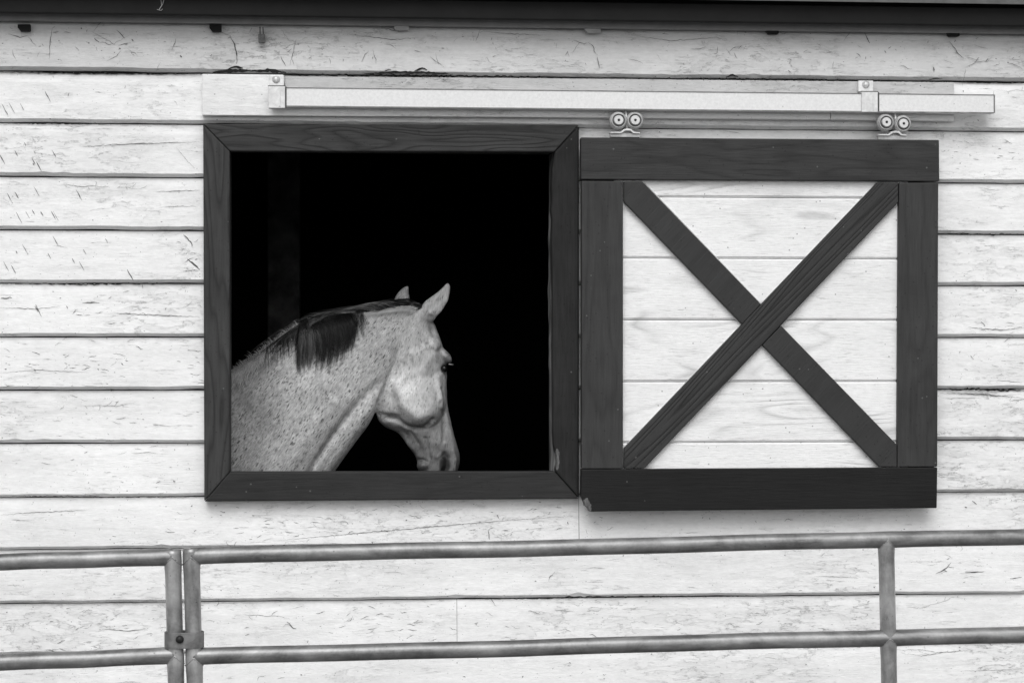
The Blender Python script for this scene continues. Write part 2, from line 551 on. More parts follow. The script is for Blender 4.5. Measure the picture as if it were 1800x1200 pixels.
link('ceiling', bm, M_INT, barn)
pa, pb = at(470, 500, 2.3), at(527, 500, 2.3)
bm = bmesh.new()
box(bm, pa.x, pb.x, 2.3, 2.44, 0.03, 3.3)
link('stable_post', bm, M_POST, barn, bevel=0.006, label='upright timber post, barely visible in the dark stable')

# eave: fascia, soffit, roof sheet
ft = at(900, 2, -0.095).z
fbot = at(900, 34, -0.095).z
bm = bmesh.new()
box(bm, XL - 0.3, XR + 0.3, -0.095, -0.075, fbot, ft)
link('fascia', bm, M_FASCIA, barn, bevel=0.003, label='dark board along the edge of the eave')
bm = bmesh.new()
box(bm, XL - 0.3, XR + 0.3, -0.075, -0.0405, fbot + 0.006, fbot + 0.016)
link('soffit', bm, M_FASCIA, barn)
zt_, zb_ = at(900, 37, -0.034).z, at(900, 48.5, -0.034).z
bm = bmesh.new()
box(bm, XL, XR, -0.0400, -0.024, zb_, zt_ + 0.012)
link('drip_edge', bm, M_EDGE, barn, bevel=0.002, label='narrow grey metal strip between the eave and the boards')
bm = bmesh.new()
p = [(-0.13, ft + 0.006), (-0.13, ft + 0.03), (6.7, ft + 1.9), (6.7, ft + 1.876)]
a = [bm.verts.new((XL - 0.35, q[0], q[1])) for q in p]
b = [bm.verts.new((XR + 0.35, q[0], q[1])) for q in p]
bm.faces.new(a)
bm.faces.new(b[::-1])
for i in range(4):
    bm.faces.new([a[i], b[i], b[(i + 1) % 4], a[(i + 1) % 4]])
link('roof', bm, M_ROOF, barn)
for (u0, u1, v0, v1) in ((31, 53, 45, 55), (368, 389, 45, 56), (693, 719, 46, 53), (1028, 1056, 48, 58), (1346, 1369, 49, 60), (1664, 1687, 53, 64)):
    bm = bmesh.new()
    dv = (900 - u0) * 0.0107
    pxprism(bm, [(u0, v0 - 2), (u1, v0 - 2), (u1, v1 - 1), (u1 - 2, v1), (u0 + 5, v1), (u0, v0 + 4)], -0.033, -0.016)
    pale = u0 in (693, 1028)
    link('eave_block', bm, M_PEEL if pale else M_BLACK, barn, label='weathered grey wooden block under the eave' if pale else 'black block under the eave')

# window frame: four mitred casings and the lining of the opening
CY0, CY1 = -0.046, -0.004
wf_out = [(357, 218), (1018, 220), (1018, 876), (359, 881)]
wf_in = [(404, 266), (975, 267), (975, 828), (404, 829)]
gap = 0.35


def casing(name, o0, o1, i1, i0, mat, label=None):
    bm = bmesh.new()
    pxprism(bm, [o0, o1, i1, i0], CY0, CY1)
    return bm


frame_bm = casing('', wf_out[0], (1018 - gap, 220), (975 - gap, 267), (404 + gap, 266), None)
WF = link('window_frame', frame_bm, M_CASING_X, barn, bevel=0.004, label='dark brown mitred timber frame round the open window')
bm = casing('', (357, 218 + gap), (404, 266 + gap), (404, 829 - gap), (359, 881 - gap), None)
link('casing', bm, M_CASING_Z, WF, bevel=0.004, label='left casing with strong raised grain')
bm = casing('', (359 + gap, 881), (404 + gap, 829), (975 - gap, 828), (1018 - gap, 876), None)
link('casing', bm, M_CASING_B, WF, bevel=0.004, label='bottom casing')
# right casing: its inner edge is gnawed and rounded
gn = [(975, 267 + gap), (972.5, 285), (970, 300), (969, 330), (969.5, 355), (968, 368), (970, 385), (969, 420), (971, 520), (971, 640), (971.5, 760), (973, 785), (977, 797), (978.5, 812), (976, 824), (975, 828 - gap)]
bm = casing('', (1018, 220 + gap), (1018, 876 - gap), None, None, None) if False else bmesh.new()
pxprism(bm, [(1018, 220 + gap)] + gn + [(1018, 876 - gap)], CY0, CY1)
link('casing', bm, M_CASING_R, WF, bevel=0.007, seg=3, label='right casing, chewed to bare wood low on its inner edge')
# lining boards (jambs) of the opening
il, ir = at(404, 500, CY0).x, at(975, 500, CY0).x
it, ib = at(650, 266, CY0).z, at(650, 829, CY0).z
bm = bmesh.new()
n = 60
rows = []
for i in range(n + 1):                     # right jamb, worn wavy
    z = ib - 0.0098 + (it + 0.0118 - ib + 0.0098) * i / n
    v = 829 - 563 * i / n
    bulge = 0.006 * math.exp(-((v - 500) / 190) ** 2) + 0.0012 * math.sin(z * 31) + 0.0008 * math.sin(z * 77) - 0.010 * math.exp(-((v - 268) / 26) ** 2)
    rows.append([bm.verts.new((ir + 0.03, CY1 + 0.001, z)), bm.verts.new((ir - 0.001 - bulge * 0.4, CY1 + 0.001, z)), bm.verts.new((ir - 0.003 - bulge, 0.045, z)),
                 bm.verts.new((ir - 0.002 - bulge, 0.085, z)), bm.verts.new((ir, WT + 0.012, z)), bm.verts.new((ir + 0.03, WT + 0.012, z))])
for i in range(n):
    for k in range(5):
        f = bm.faces.new([rows[i][k], rows[i][k + 1], rows[i + 1][k + 1], rows[i + 1][k]])
        f.smooth = True
link('jamb', bm, M_JAMB, WF, label='right jamb lining, rubbed and gnawed by the horse')
bm = bmesh.new()
box(bm, il - 0.042, il - 0.006, CY1 + 0.001, WT + 0.012, ib - 0.0095, it + 0.0115)
link('jamb', bm, M_CASING_Z, WF, bevel=0.003)
bm = bmesh.new()
box(bm, il - 0.008, ir, CY1 + 0.001, WT + 0.012, it + 0.012, it + 0.042)
link('head_lining', bm, M_CASING_X, WF, bevel=0.003)
bm = bmesh.new()
box(bm, il - 0.012, ir, CY1 + 0.001, WT + 0.02, ib - 0.045, ib - 0.010)
link('sill', bm, M_JAMB, WF, bevel=0.004)

# cracks, splits and flecks in the old paint: thin raised-lip marks that follow the boards
crk, pel = bmesh.new(), bmesh.new()


def strip(bm, pts, w, extra=0.0):
    """pts: list of (x,z); a thin tapering sliver lying on the boards"""
    m = len(pts)
    prev = None
    if any(OX0 - 0.01 < q[0] < OX1 + 0.01 and OZ0 - 0.01 < q[1] < OZ1 + 0.01 for q in pts):
        return
    for i, (x, z) in enumerate(pts):
        x0, z0 = pts[max(i - 1, 0)]
        x1, z1 = pts[min(i + 1, m - 1)]
        dx, dz = x1 - x0, z1 - z0
        L = math.hypot(dx, dz) or 1
        ww = w * (0.15 + 0.85 * math.sin(math.pi * (i + 0.5) / m)) * random.uniform(0.5, 1.2) / 2
        a = (x - dz / L * ww, z + dx / L * ww)
        b = (x + dz / L * ww, z - dx / L * ww)
        y = min(siding_y(z) for z in (a[1], b[1])) - 0.0016 - extra
        cur = (bm.verts.new((a[0], y, a[1])), bm.verts.new((b[0], y, b[1])))
        if prev:
            bm.faces.new([prev[0], prev[1], cur[1], cur[0]])
        prev = cur


def walk(x, z, ang, length, jag, step=0.006):
    pts = [(x, z)]
    a = ang
    for _ in range(max(2, int(length / step))):
        a = ang + (a - ang) * 0.75 + random.gauss(0, jag)
        x += math.cos(a) * step
        z += math.sin(a) * step
        pts.append((x, z))
    return pts


def X(u, v=600):
    return at(u, v, -0.012).x


def Zp(u, v):
    return at(u, v, -0.012).z


def pxline(px, w, jit=0.0008, extra=0.0, bm=None):
    pts = []
    for (u0, v0), (u1, v1) in zip(px[:-1], px[1:]):
        n = max(2, int(math.hypot(u1 - u0, v1 - v0) / 4))
        for i in range(n):
            t = i / n
            p = at(u0 + (u1 - u0) * t, v0 + (v1 - v0) * t, -0.012)
            pts.append((p.x + random.gauss(0, jit), p.z + random.gauss(0, jit)))
    strip(bm or crk, pts, w, extra)


def hidden(x, z):
    u, v = px_of(np.array([[x, -0.012, z]]))[0]
    return (352 < u < 1022 and 214 < v < 885) or (1018 < u < 1655 and 236 < v < 900)


# scattered small marks
k = 0
while k < 400:
    x, z = random.uniform(-2.1, 2.2), random.uniform(0.55, 2.75)
    if hidden(x, z):
        k += 0.4
        continue
    k += 1
    t = random.random()
    if t < 0.55:
        strip(crk, walk(x, z, random.choice((0, math.pi)) + random.gauss(0, 0.7), random.uniform(0.003, 0.012), 0.5, 0.003), random.uniform(0.0012, 0.0032))
    elif t < 0.8:
        strip(crk, walk(x, z, random.gauss(0, 0.04), random.uniform(0.015, 0.09), 0.10), random.uniform(0.0006, 0.0013))
    else:
        strip(crk, walk(x, z, random.uniform(-0.9, 0.9), random.uniform(0.01, 0.05), 0.55, 0.004), random.uniform(0.0008, 0.0020))
# peeling scallops along the upper part of boards
for k in range(1, 13):
    zt = ROWZ[k]
    for _ in range(2):
        x = random.uniform(-2.0, 2.1)
        z = zt - random.uniform(0.012, 0.055)
        if hidden(x, z):
            continue
        L = random.uniform(0.05, 0.22)
        base = walk(x, z, random.gauss(0, 0.05), L, 0.16, 0.004)
        strip(crk, base, random.uniform(0.0008, 0.0017))
        for q in base[::6]:
            if random.random() < 0.5:
                strip(crk, walk(q[0], q[1], random.choice((-1, 1)) * random.uniform(0.5, 1.4), random.uniform(0.006, 0.025), 0.4, 0.004), 0.0009)
# clusters of horizontal flaking
for (u, v, su, sv, n) in ((230, 1090, 60, 18, 40), (120, 620, 90, 22, 30), (60, 650, 60, 25, 22), (230, 545, 60, 12, 18), (720, 920, 200, 22, 60), (600, 1090, 120, 25, 36), (1720, 570, 60, 14, 12),
                          (1640, 1000, 70, 18, 16), (460, 930, 80, 25, 40), (900, 1085, 150, 26, 30), (1200, 1085, 180, 22, 26), (150, 720, 110, 25, 30), (1720, 640, 50, 22, 16),
                          (160, 820, 120, 30, 24), (330, 640, 14, 25, 14), (90, 1150, 70, 18, 14), (330, 470, 12, 35, 12), (1700, 270, 50, 18, 20)):
    for _ in range(n):
        p = at(random.gauss(u, su), random.gauss(v, sv), -0.012)
        if hidden(p.x, p.z):
            continue
        strip(crk, walk(p.x, p.z, random.gauss(0, 0.16), random.uniform(0.004, 0.035), 0.22, 0.003), random.uniform(0.0006, 0.0018))
# slanting scratches on the boards to the left of the window
for (u, v) in ((30, 345), (50, 380), (35, 385), (60, 375), (75, 378), (95, 380), (100, 383), (62, 270), (45, 255), (5, 282), (30, 272), (96, 272), (60, 285), (98, 425), (45, 440), (30, 445), (88, 452), (12, 470),
               (25, 475), (150, 445), (188, 425), (140, 345), (65, 338), (40, 190), (85, 172), (10, 195), (22, 192), (145, 470), (230, 485), (18, 350), (130, 460), (70, 295), (65, 545)):
    L = random.uniform(8, 24)
    pxline([(u - L * 0.28, v - L * 0.5), (u + L * 0.28, v + L * 0.5)], random.uniform(0.0014, 0.0030), 0.0003)
# long single cracks seen in the photograph
for px, wd in (([(140, 258), (230, 253), (355, 249)], 0.0020), ([(480, 950), (760, 925), (880, 915), (1012, 906)], 0.0018), ([(330, 455), (342, 465), (354, 478)], 0.006), ([(322, 412), (335, 425), (340, 438)], 0.0038),
               ([(145, 532), (178, 532)], 0.0032), ([(190, 550), (280, 554), (354, 557)], 0.0020), ([(275, 337), (355, 334)], 0.0018), ([(280, 364), (354, 362)], 0.0012), ([(0, 524), (25, 523)], 0.003),
               ([(62, 535), (75, 560)], 0.0028), ([(858, 930), (861, 952)], 0.0022), ([(874, 905), (879, 915)], 0.004), ([(0, 905), (60, 900), (160, 896)], 0.0015), ([(1696, 1005), (1735, 1004)], 0.0032),
               ([(1645, 1008), (1660, 1000), (1676, 985)], 0.0028), ([(1775, 1016), (1800, 1013)], 0.0022), ([(1700, 575), (1760, 580), (1800, 576)], 0.0024), ([(1725, 566), (1735, 576)], 0.003),
               ([(1710, 880), (1722, 890)], 0.0025), ([(505, 1092), (515, 1103), (526, 1105)], 0.003), ([(1430, 1012), (1510, 1014)], 0.0012), ([(1585, 1148), (1620, 1152), (1660, 1146), (1720, 1141)], 0.0014),
               ([(1690, 1178), (1800, 1176)], 0.0013), ([(1665, 690), (1750, 696), (1800, 692)], 0.0012), ([(0, 541), (60, 543), (110, 538)], 0.0016), ([(0, 655), (70, 650), (160, 655)], 0.0014),
               ([(310, 260), (345, 300)], 0.0010), ([(1752, 668), (1800, 672)], 0.0012), ([(1030, 930), (1034, 945)], 0.001), ([(180, 1105), (225, 1108), (260, 1104)], 0.0022), ([(100, 1130), (118, 1122)], 0.002)):
    pxline(px, wd)
# seams that have opened up, and a painted shade line under the frieze
link('paint_crack', crk, M_CRACK, barn, label='dark cracks, splits and flecks in the white paint')['kind'] = 'stuff'
crk = bmesh.new()
for px, wd in (([(1650, 684), (1700, 683.5), (1760, 685), (1806, 686.5)], 0.0085), ([(-5, 499), (60, 498), (150, 499.5), (260, 498), (356, 499)], 0.0034), ([(-5, 872), (80, 871), (200, 873), (356, 873)], 0.0026),
               ([(-5, 218), (90, 217), (200, 219)], 0.0022), ([(1652, 410), (1800, 413)], 0.0030), ([(805, 1053), (960, 1051), (1000, 1048), (1340, 1046)], 0.0034), ([(1100, 1137), (1260, 1139)], 0.003), ([(350, 963), (560, 957)], 0.003)):
    pxline(px, wd, 0.0012)
for px, wd in (([(1654, 691), (1720, 692), (1790, 698), (1804, 700)], 0.0022), ([(1655, 700), (1730, 699)], 0.0012)):
    pxline(px, wd)
for px, wd in (([(-5, 127), (180, 128.5), (352, 130)], 0.0055), ([(352, 130), (480, 131), (700, 133), (900, 135), (1100, 137.5)], 0.0055), ([(1100, 137.5), (1300, 139.5), (1500, 142), (1675, 144)], 0.006), ([(1675, 144), (1806, 146)], 0.0042)):  # shadow cast by the frieze, drawn as a dark strip
    pxline(px, wd, 0.0007)
link('seam_and_shade', crk, M_GAP_AND_SHADE, barn, label='dark seams opened between the boards, with painted shade under the frieze')['kind'] = 'stuff'

# cracks on the frieze board
crk = bmesh.new()
for px, wd in (([(404, 65), (412, 78), (416, 95), (417, 118)], 0.004), ([(404, 65), (398, 70)], 0.002), ([(493, 100), (500, 112), (505, 122)], 0.0022), ([(520, 70), (515, 95), (508, 122)], 0.0012),
               ([(655, 88), (661, 105), (660, 118)], 0.0014), ([(92, 50), (88, 75), (87, 110)], 0.0018), ([(166, 68), (178, 78)], 0.0032), ([(205, 52), (222, 72)], 0.0020), ([(232, 70), (236, 76)], 0.005),
               ([(142, 49), (146, 53)], 0.006), ([(318, 98), (321, 103)], 0.004), ([(15, 60), (35, 66), (52, 62)], 0.0016), ([(160, 55), (200, 78), (230, 60)], 0.0010), ([(1050, 100), (1053, 125)], 0.0022),
               ([(1520, 58), (1530, 80)], 0.0030), ([(1668, 72), (1685, 95), (1697, 107)], 0.0025), ([(1695, 120), (1715, 110), (1735, 108), (1748, 95)], 0.0013), ([(1770, 110), (1790, 118), (1800, 127)], 0.0014),
               ([(1165, 60), (1174, 56)], 0.003), ([(1555, 90), (1558, 98)], 0.003), ([(1640, 118), (1641, 130)], 0.0035), ([(1385, 125), (1392, 132)], 0.003), ([(670, 48), (700, 55), (720, 46)], 0.0018),
               ([(850, 55), (905, 60), (960, 62)], 0.0014), ([(1110, 62), (1180, 72), (1260, 66), (1290, 75)], 0.0013), ([(610, 60), (690, 70), (740, 66)], 0.0014), ([(755, 100), (785, 122)], 0.0016), ([(765, 95), (772, 118)], 0.001)):
    pxline(px, wd, 0.0008, 0.005)
for _ in range(150):
    u = random.uniform(-20, 1820)
    v = random.uniform(52, 118) + (u - 900) * 0.0107
    p = at(u, v, -0.012)
    strip(crk, walk(p.x, p.z, random.gauss(0, 0.9), random.choice((0.004, 0.008, 0.02, 0.05)) * random.uniform(0.7, 1.3), 0.24, 0.004), random.uniform(0.0006, 0.0018), 0.005)
link('frieze_crack', crk, M_CRACK, barn, label='dark cracks in the grey-white frieze board')['kind'] = 'stuff'
crk = bmesh.new()
# ragged dark gaps where the bottom of the board has broken away
for px, wd in (([(372, 129), (410, 125), (450, 126)], 0.013), ([(400, 123), (415, 118), (432, 122)], 0.007), ([(440, 126), (475, 125.5), (508, 129)], 0.012), ([(640, 131), (700, 128.5), (745, 128.5), (800, 132)], 0.010), ([(676, 127), (683, 123), (692, 127)], 0.005), ([(728, 126), (742, 121), (756, 126)], 0.006), ([(1275, 137), (1287, 133), (1300, 138)], 0.006), ([(1630, 141), (1645, 138), (1660, 142)], 0.004)):
    pxline(px, wd, 0.0008, 0.006)
link('broken_edge', crk, M_GAP_AND_SHADE, barn, label='ragged dark edge where the frieze board has broken away')['kind'] = 'stuff'

# ------------------------------------------------------------------ little hook under the eave, twig, cobweb
hook = empty('hook', at(460, 66, -0.03), 'small rusty metal hook hanging on the board under the eave', 'hook')
bm = bmesh.new()
pxprism(bm, [(454, 60), (466, 60), (466, 75), (454, 75)], -0.040, -0.024)
link('plate', bm, M_RUST, hook, bevel=0.002)
bm = bmesh.new()
pxprism(bm, [(456, 47), (458, 47), (458, 61), (456, 61)], -0.034, -0.024)
pxprism(bm, [(461, 48), (463, 48), (464, 61), (462, 61)], -0.034, -0.024)
link('wire', bm, M_RUST, hook)

web = bmesh.new()
for px in (([(290, -8), (286, 8), (280, 17)]), ([(282, -8), (284, 10), (279, 18)]), ([(276, 17), (283, 19), (286, 16)])):
    tube(web, [at(u, v, -0.1005) for u, v in px], 0.0009, 5)
o = link('cobweb', web, M_PEEL)
o['label'] = 'pale wisp of cobweb hanging on the dark eave above the left boards'
o['category'] = 'cobweb'

# ------------------------------------------------------------------ sliding track on its ledger board
track = empty('sliding_track', at(1110, 175, -0.03), 'long white box track with two strap brackets, on a white board above the window', 'track')
bm = bmesh.new()
LY0, LY1 = -0.046, -0.016
pxprism(bm, [(355, 130), (499, 131.5), (499, 164), (900, 168), (1459.4, 174), (1459.4, 210.5), (900, 206), (355, 203)], LY0, LY1)
LED = link('ledger_board', bm, M_LEDGER, track, bevel=0.003, label='long white board the track is bolted to')
bm = bmesh.new()
pxprism(bm, [(1460.4, 174.2), (1677, 176), (1677, 213), (1460.4, 210.5)], LY0, LY1)
link('board_end', bm, M_LEDGER, LED, bevel=0.003)
bm = bmesh.new()
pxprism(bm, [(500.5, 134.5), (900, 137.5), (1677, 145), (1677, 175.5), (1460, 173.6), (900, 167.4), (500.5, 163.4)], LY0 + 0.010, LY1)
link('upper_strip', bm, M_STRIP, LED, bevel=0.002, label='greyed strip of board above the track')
TY0, TY1 = -0.086, -0.050
bm = bmesh.new()
o4 = [(476, 154), (1747, 167), (1747, 198), (476, 187.5)]
# hollow box section open along the bottom
pa = [at(u, v, TY0) for u, v in o4]
zs = lambda t, s: pa[s].lerp(pa[s + 1] if s == 0 else pa[2], t)
tl, tr, br, bl = pa
th = 0.004


def cbar(bm, y0, y1, dz0, dz1, top=True):
    """a plate running the length of the track; dz measured down from the top edge"""
    vs = []
    for P in (tl, tr):
        for y in (y0, y1):
            for dz in (dz0, dz1):
                vs.append(bm.verts.new((P.x, y, P.z - dz)))
    for f in ((0, 1, 3, 2), (4, 6, 7, 5), (0, 4, 5, 1), (2, 3, 7, 6), (0, 2, 6, 4), (1, 5, 7, 3)):
        bm.faces.new([vs[i] for i in f])


H = tl.z - bl.z
cbar(bm, TY0, TY0 + th, 0, H)
cbar(bm, TY1 - th, TY1, 0, H)
cbar(bm, TY0 + th, TY1 - th, 0, th)
cbar(bm, TY0 + th, TY0 + 0.018, H - th, H)
cbar(bm, TY1 - 0.018, TY1 - th, H - th, H)
RAIL = link('rail', bm, M_TRACK, track, bevel=0.0012)
bm = bmesh.new()
cbar(bm, TY0 - 0.0016, TY0 - 0.0002, H - 0.0034, H + 0.0006)
link('bottom_shade', bm, M_STRAP_SHADE, RAIL)  # thin dark strip painting the shade under the rail
bm = bmesh.new()
cbar(bm, TY0 - 0.0016, TY0 - 0.0002, -0.0008, 0.0016)
link('top_shade', bm, M_STRAP_SHADE, RAIL)  # painted dark line for the shadow along the top edge
bm = bmesh.new()
box(bm, tr.x + 0.0003, tr.x + 0.0035, TY0 - 0.001, TY1 + 0.001, br.z - 0.001, tr.z + 0.001)
link('end_shade', bm, M_STRAP_SHADE, RAIL)  # added dark sliver, painting the shadow outline at the rail end
for (u0, u1, vt0, vt1, vb, tu0, tu1, bu, bv) in ((472, 501, 133, 151, 190, 473, 499, 485.5, 140), (1515, 1543, 142, 161, 197, 1509, 1535, 1522, 149)):
    bm = bmesh.new()
    pxprism(bm, [(tu0, vt0), (tu1, vt0), (tu1, vt1), (tu0, vt1)], -0.0515, -0.0362)              # tab on the board
    pxprism(bm, [(u0, vt1 + 1), (u1, vt1 + 1), (u1, vb), (u0, vb)], -0.0940, -0.0875)               # front strap
    p0, p1 = at(u0, vt1 + 1, -0.0940), at(u1, vt1 + 1, -0.0940)
    box(bm, p0.x, p1.x, -0.0873, -0.0517, p0.z - 0.004, p0.z + 0.001)                           # over the top
    q = at(u0, vb, -0.0940)
    box(bm, p0.x, p1.x, -0.0873, -0.078, q.z - 0.001, q.z + 0.0025)                             # lip below
    rr = at((u0 + u1) / 2 + 6, 175, -0.094)
    box(bm, rr.x - 0.0015, rr.x + 0.0015, -0.0960, -0.0942, q.z + 0.004, p0.z - 0.01)
    B = link('bracket', bm, M_BRK, track, bevel=0.0015)
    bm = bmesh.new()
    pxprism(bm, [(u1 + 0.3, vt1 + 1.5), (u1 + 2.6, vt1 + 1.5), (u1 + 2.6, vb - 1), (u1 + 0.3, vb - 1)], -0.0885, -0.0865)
    link('side_shade', bm, M_RUBBER_SHADE, B)  # dark strip painting the shadow beside the strap
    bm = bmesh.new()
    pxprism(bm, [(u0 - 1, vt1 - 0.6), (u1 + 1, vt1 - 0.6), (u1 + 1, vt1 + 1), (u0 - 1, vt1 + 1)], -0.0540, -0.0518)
    link('tab_shade', bm, M_RUBBER_SHADE, B)  # dark strip painting the shade between tab and strap
    bm = bmesh.new()
    c = at(bu, bv, -0.052)
    lathe_y(bm, c, [(0, -0.009), (0.006, -0.0085), (0.0085, -0.006), (0.0095, -0.0005), (0.0125, 0.0), (0.0125, 0.001)], 20)
    link('bolt', bm, M_ZINC, B, smooth=True)

# ------------------------------------------------------------------ sliding shutter
shut = empty('sliding_shutter', at(1335, 895, -0.075), 'sliding shutter with white boards, dark frame and dark crossed braces, hung beside the window', 'shutter')
SY0, SY1, SP = -0.088, -0.050, -0.066


def spart(name, px, mat, parent=None, y0=SY0, y1=SY1, bev=0.003, label=None):
    bm = bmesh.new()
    pxprism(bm, px, y0, y1, SY0)
    return link(name, bm, mat, parent or shut, bevel=bev, label=label)


spart('top_rail', [(1021, 241.5), (1651, 246), (1651.5, 319), (1021.5, 315.5)], M_SHUT_X)
# bottom rail with its chipped left corner
spart('bottom_rail', [(1022, 824.5), (1648, 821), (1647, 892.5), (1085, 898), (1044, 898.8), (1036, 899), (1033, 893), (1028, 889), (1026, 882), (1021.5, 872)], M_SHUT_B, label='darker bottom rail with a chipped corner')
spart('stile', [(1022.5, 317.8), (1095.3, 318.2), (1095.3, 823.4), (1022.5, 823.6)], M_SHUT_Z, y0=SY0 + 0.0016)
spart('stile', [(1580.8, 321), (1650, 321.2), (1648.2, 820), (1578, 820.4)], M_SHUT_Z, y0=SY0 + 0.0016)
# boards
bm = bmesh.new()
cuts = [300, 347.5, 454.5, 562.5, 670.5, 777, 840]
xl, xr = at(1080, 500, SP).x, at(1596, 500, SP).x
for a, b in zip(cuts[:-1], cuts[1:]):
    za, zb = at(1335, a, SP).z, at(1335, b, SP).z
    prof = [(SP + 0.016, za - 0.0012), (SP + 0.004, za - 0.0012), (SP + 0.0005, za - 0.0042), (SP, za - 0.006), (SP, zb + 0.0065), (SP + 0.005, zb + 0.0062), (SP + 0.005, zb + 0.0012), (SP + 0.016, zb + 0.0012)]
    va = [bm.verts.new((xl, y, z)) for y, z in prof]
    vb = [bm.verts.new((xr, y, z)) for y, z in prof]
    bm.faces.new(va)
    bm.faces.new(vb[::-1])
    for i in range(len(prof)):
        j = (i + 1) % len(prof)
        bm.faces.new([va[i], vb[i], vb[j], va[j]])
box(bm, xl, xr, SP + 0.0165, SP + 0.022, at(1335, 838, SP).z, at(1335, 302, SP).z)
link('board_panel', bm, M_PANEL, shut)
# braces
spart('brace', [(1097, 787.5), (1543, 320.2), (1579.2, 320.4), (1579.2, 356), (1133, 822.8), (1097, 822.8)], M_BRACE, y0=SY0 + 0.001, y1=SP - 0.0006, label='unbroken brace rising to the right, with raised grain')
spart('brace', [(1097, 318.6), (1129, 318.8), (1338, 534.5), (1305, 569.5), (1097, 355)], M_SHUT_D, y0=SY0 + 0.0024, y1=SP - 0.0006, label='upper half of the broken brace')
spart('brace', [(1340.5, 606.5), (1373.5, 572), (1577, 781), (1577, 820.2), (1546, 820.2)], M_SHUT_D, y0=SY0 + 0.0024, y1=SP - 0.0006, label='lower half of the broken brace')
# white slivers of paint along the brace edges
bm = bmesh.new()
for px in ([(1133, 321), (1337, 532.5)], [(1341, 531), (1540, 322)], [(1098, 785), (1302, 571)], [(1303, 571), (1099, 358)], [(1342, 608.5), (1546, 817)]):
    pts = [at(u, v, SP - 0.004) for u, v in px]
    d = (pts[1] - pts[0]).normalized()
    nrm = Vector((-d.z, 0, d.x)) * 0.0011
    vs = [bm.verts.new(p + q + Vector((0, yy, 0))) for yy in (0, 0.0035) for p, q in ((pts[0], nrm), (pts[1], nrm), (pts[1], -nrm), (pts[0], -nrm))]
    for f in ((0, 1, 2, 3), (7, 6, 5, 4), (0, 4, 5, 1), (1, 5, 6, 2), (2, 6, 7, 3), (3, 7, 4, 0)):
        bm.faces.new([vs[i] for i in f])
link('paint_bead', bm, M_TRACK, shut)

# trolleys: two wheels on a hanger that grips the top of the shutter
for (w0, w1, sx, st, pl0, pl1, ptop, pbot) in (((1087, 212), (1116, 212), 1099.5, 193, 1073, 1125, 231, 241.5), ((1557, 215.5), (1587, 218), 1573, 197, 1544, 1594, 235, 246)):
    bm = bmesh.new()
    pxprism(bm, [(pl0, ptop + 1), (pl0 + 18, ptop + 1), (pl0 + 24, ptop - 4), (pl0 + 31, ptop - 5), (pl0 + 37, ptop - 4), (pl0 + 42, ptop + 1), (pl1, ptop + 2),
                 (pl1, ptop + 4), (pl0 + 40, ptop + 3.4), (pl0 + 35, ptop - 1.2), (pl0 + 26, ptop - 1.2), (pl0 + 19, ptop + 3.4), (pl0, ptop + 3.4)], -0.090, -0.058, -0.090)
    T_ = link('trolley', bm, M_ZINC, shut, bevel=0.0008)
    bm = bmesh.new()
    pxprism(bm, [(pl0, ptop + 3.2), (pl1, ptop + 4), (pl1, pbot), (pl0, pbot - 0.5)], -0.084, -0.064, -0.084)
    link('base_plate', bm, M_PLATE, T_, bevel=0.0012)
    bm = bmesh.new()
    s0, s1 = at(sx, st - 4, -0.072), at(sx + 3, ptop - 1, -0.072)
    tube(bm, [s0, s0.lerp(s1, 0.5), s1], 0.0042, 12)
    link('stem', bm, M_ZINC, T_, smooth=True)
    for (cu, cv) in (w0, w1):
        c = at(cu, cv, -0.082)
        R = 15.6 / 556
        bm = bmesh.new()
        lathe_y(bm, c, [(0.0, -0.0095), (0.0035, -0.0095), (0.0038, -0.012), (0.0135, -0.0125), (0.0152, -0.010), (0.0158, -0.004), (0.0195, -0.003), (0.0205, -0.008), (0.0235, -0.0075), (0.0245, -0.003), (R - 0.0012, -0.001), (R, 0.002), (R, 0.015), (R - 0.004, 0.02), (0, 0.02)], 44)
        W = link('wheel', bm, M_RIM, T_, smooth=False, bevel=0)
        bm = bmesh.new()
        lathe_y(bm, c, [(0, -0.0150), (0.0026, -0.0145), (0.0033, -0.0122), (0.0033, -0.0095), (0, -0.0095)], 20)
        link('axle', bm, M_DARKBOLT, T_, smooth=True)
        bm = bmesh.new()
        lathe_y(bm, c, [(0.0046, -0.0131), (0.0136, -0.0131), (0.0152, -0.0106), (0.0046, -0.0106)], 40)
        link('hub', bm, M_HUB, T_, smooth=False)
        bm = bmesh.new()
        lathe_y(bm, c, [(0.0163, -0.0046), (0.0202, -0.0046), (0.0202, -0.0036), (0.0163, -0.0036)], 40)
        link('bearing_seal', bm, M_RUBBER_SHADE, T_)

# ------------------------------------------------------------------ horse
HY = 0.47
neck_st = [  # crest px, throat px, depth, half thickness
    ((742, 545), (676, 668), 0.50, 0.062), ((715, 538), (664, 705), 0.495, 0.078), ((680, 541), (654, 736), 0.49, 0.088), ((640, 548), (638, 760), 0.485, 0.097), ((600, 555), (617, 788), 0.48, 0.108),
    ((562, 560), (598, 815), 0.47, 0.122), ((524, 573), (573, 850), 0.465, 0.142), ((480, 604), (545, 888), 0.46, 0.17), ((430, 640), (505, 950), 0.47, 0.205), ((370, 656), (430, 1010), 0.48, 0.235),
    ((280, 664), (330, 1035), 0.50, 0.265), ((120, 690), (130, 1040), 0.52, 0.285), ((-40, 705), (-40, 1045), 0.54, 0.30), ((-200, 698), (-200, 1030), 0.54, 0.30), ((-330, 690), (-320, 1000), 0.54, 0.285),
    ((-430, 715), (-410, 980), 0.54, 0.24), ((-490, 780), (-470, 920), 0.54, 0.13)]
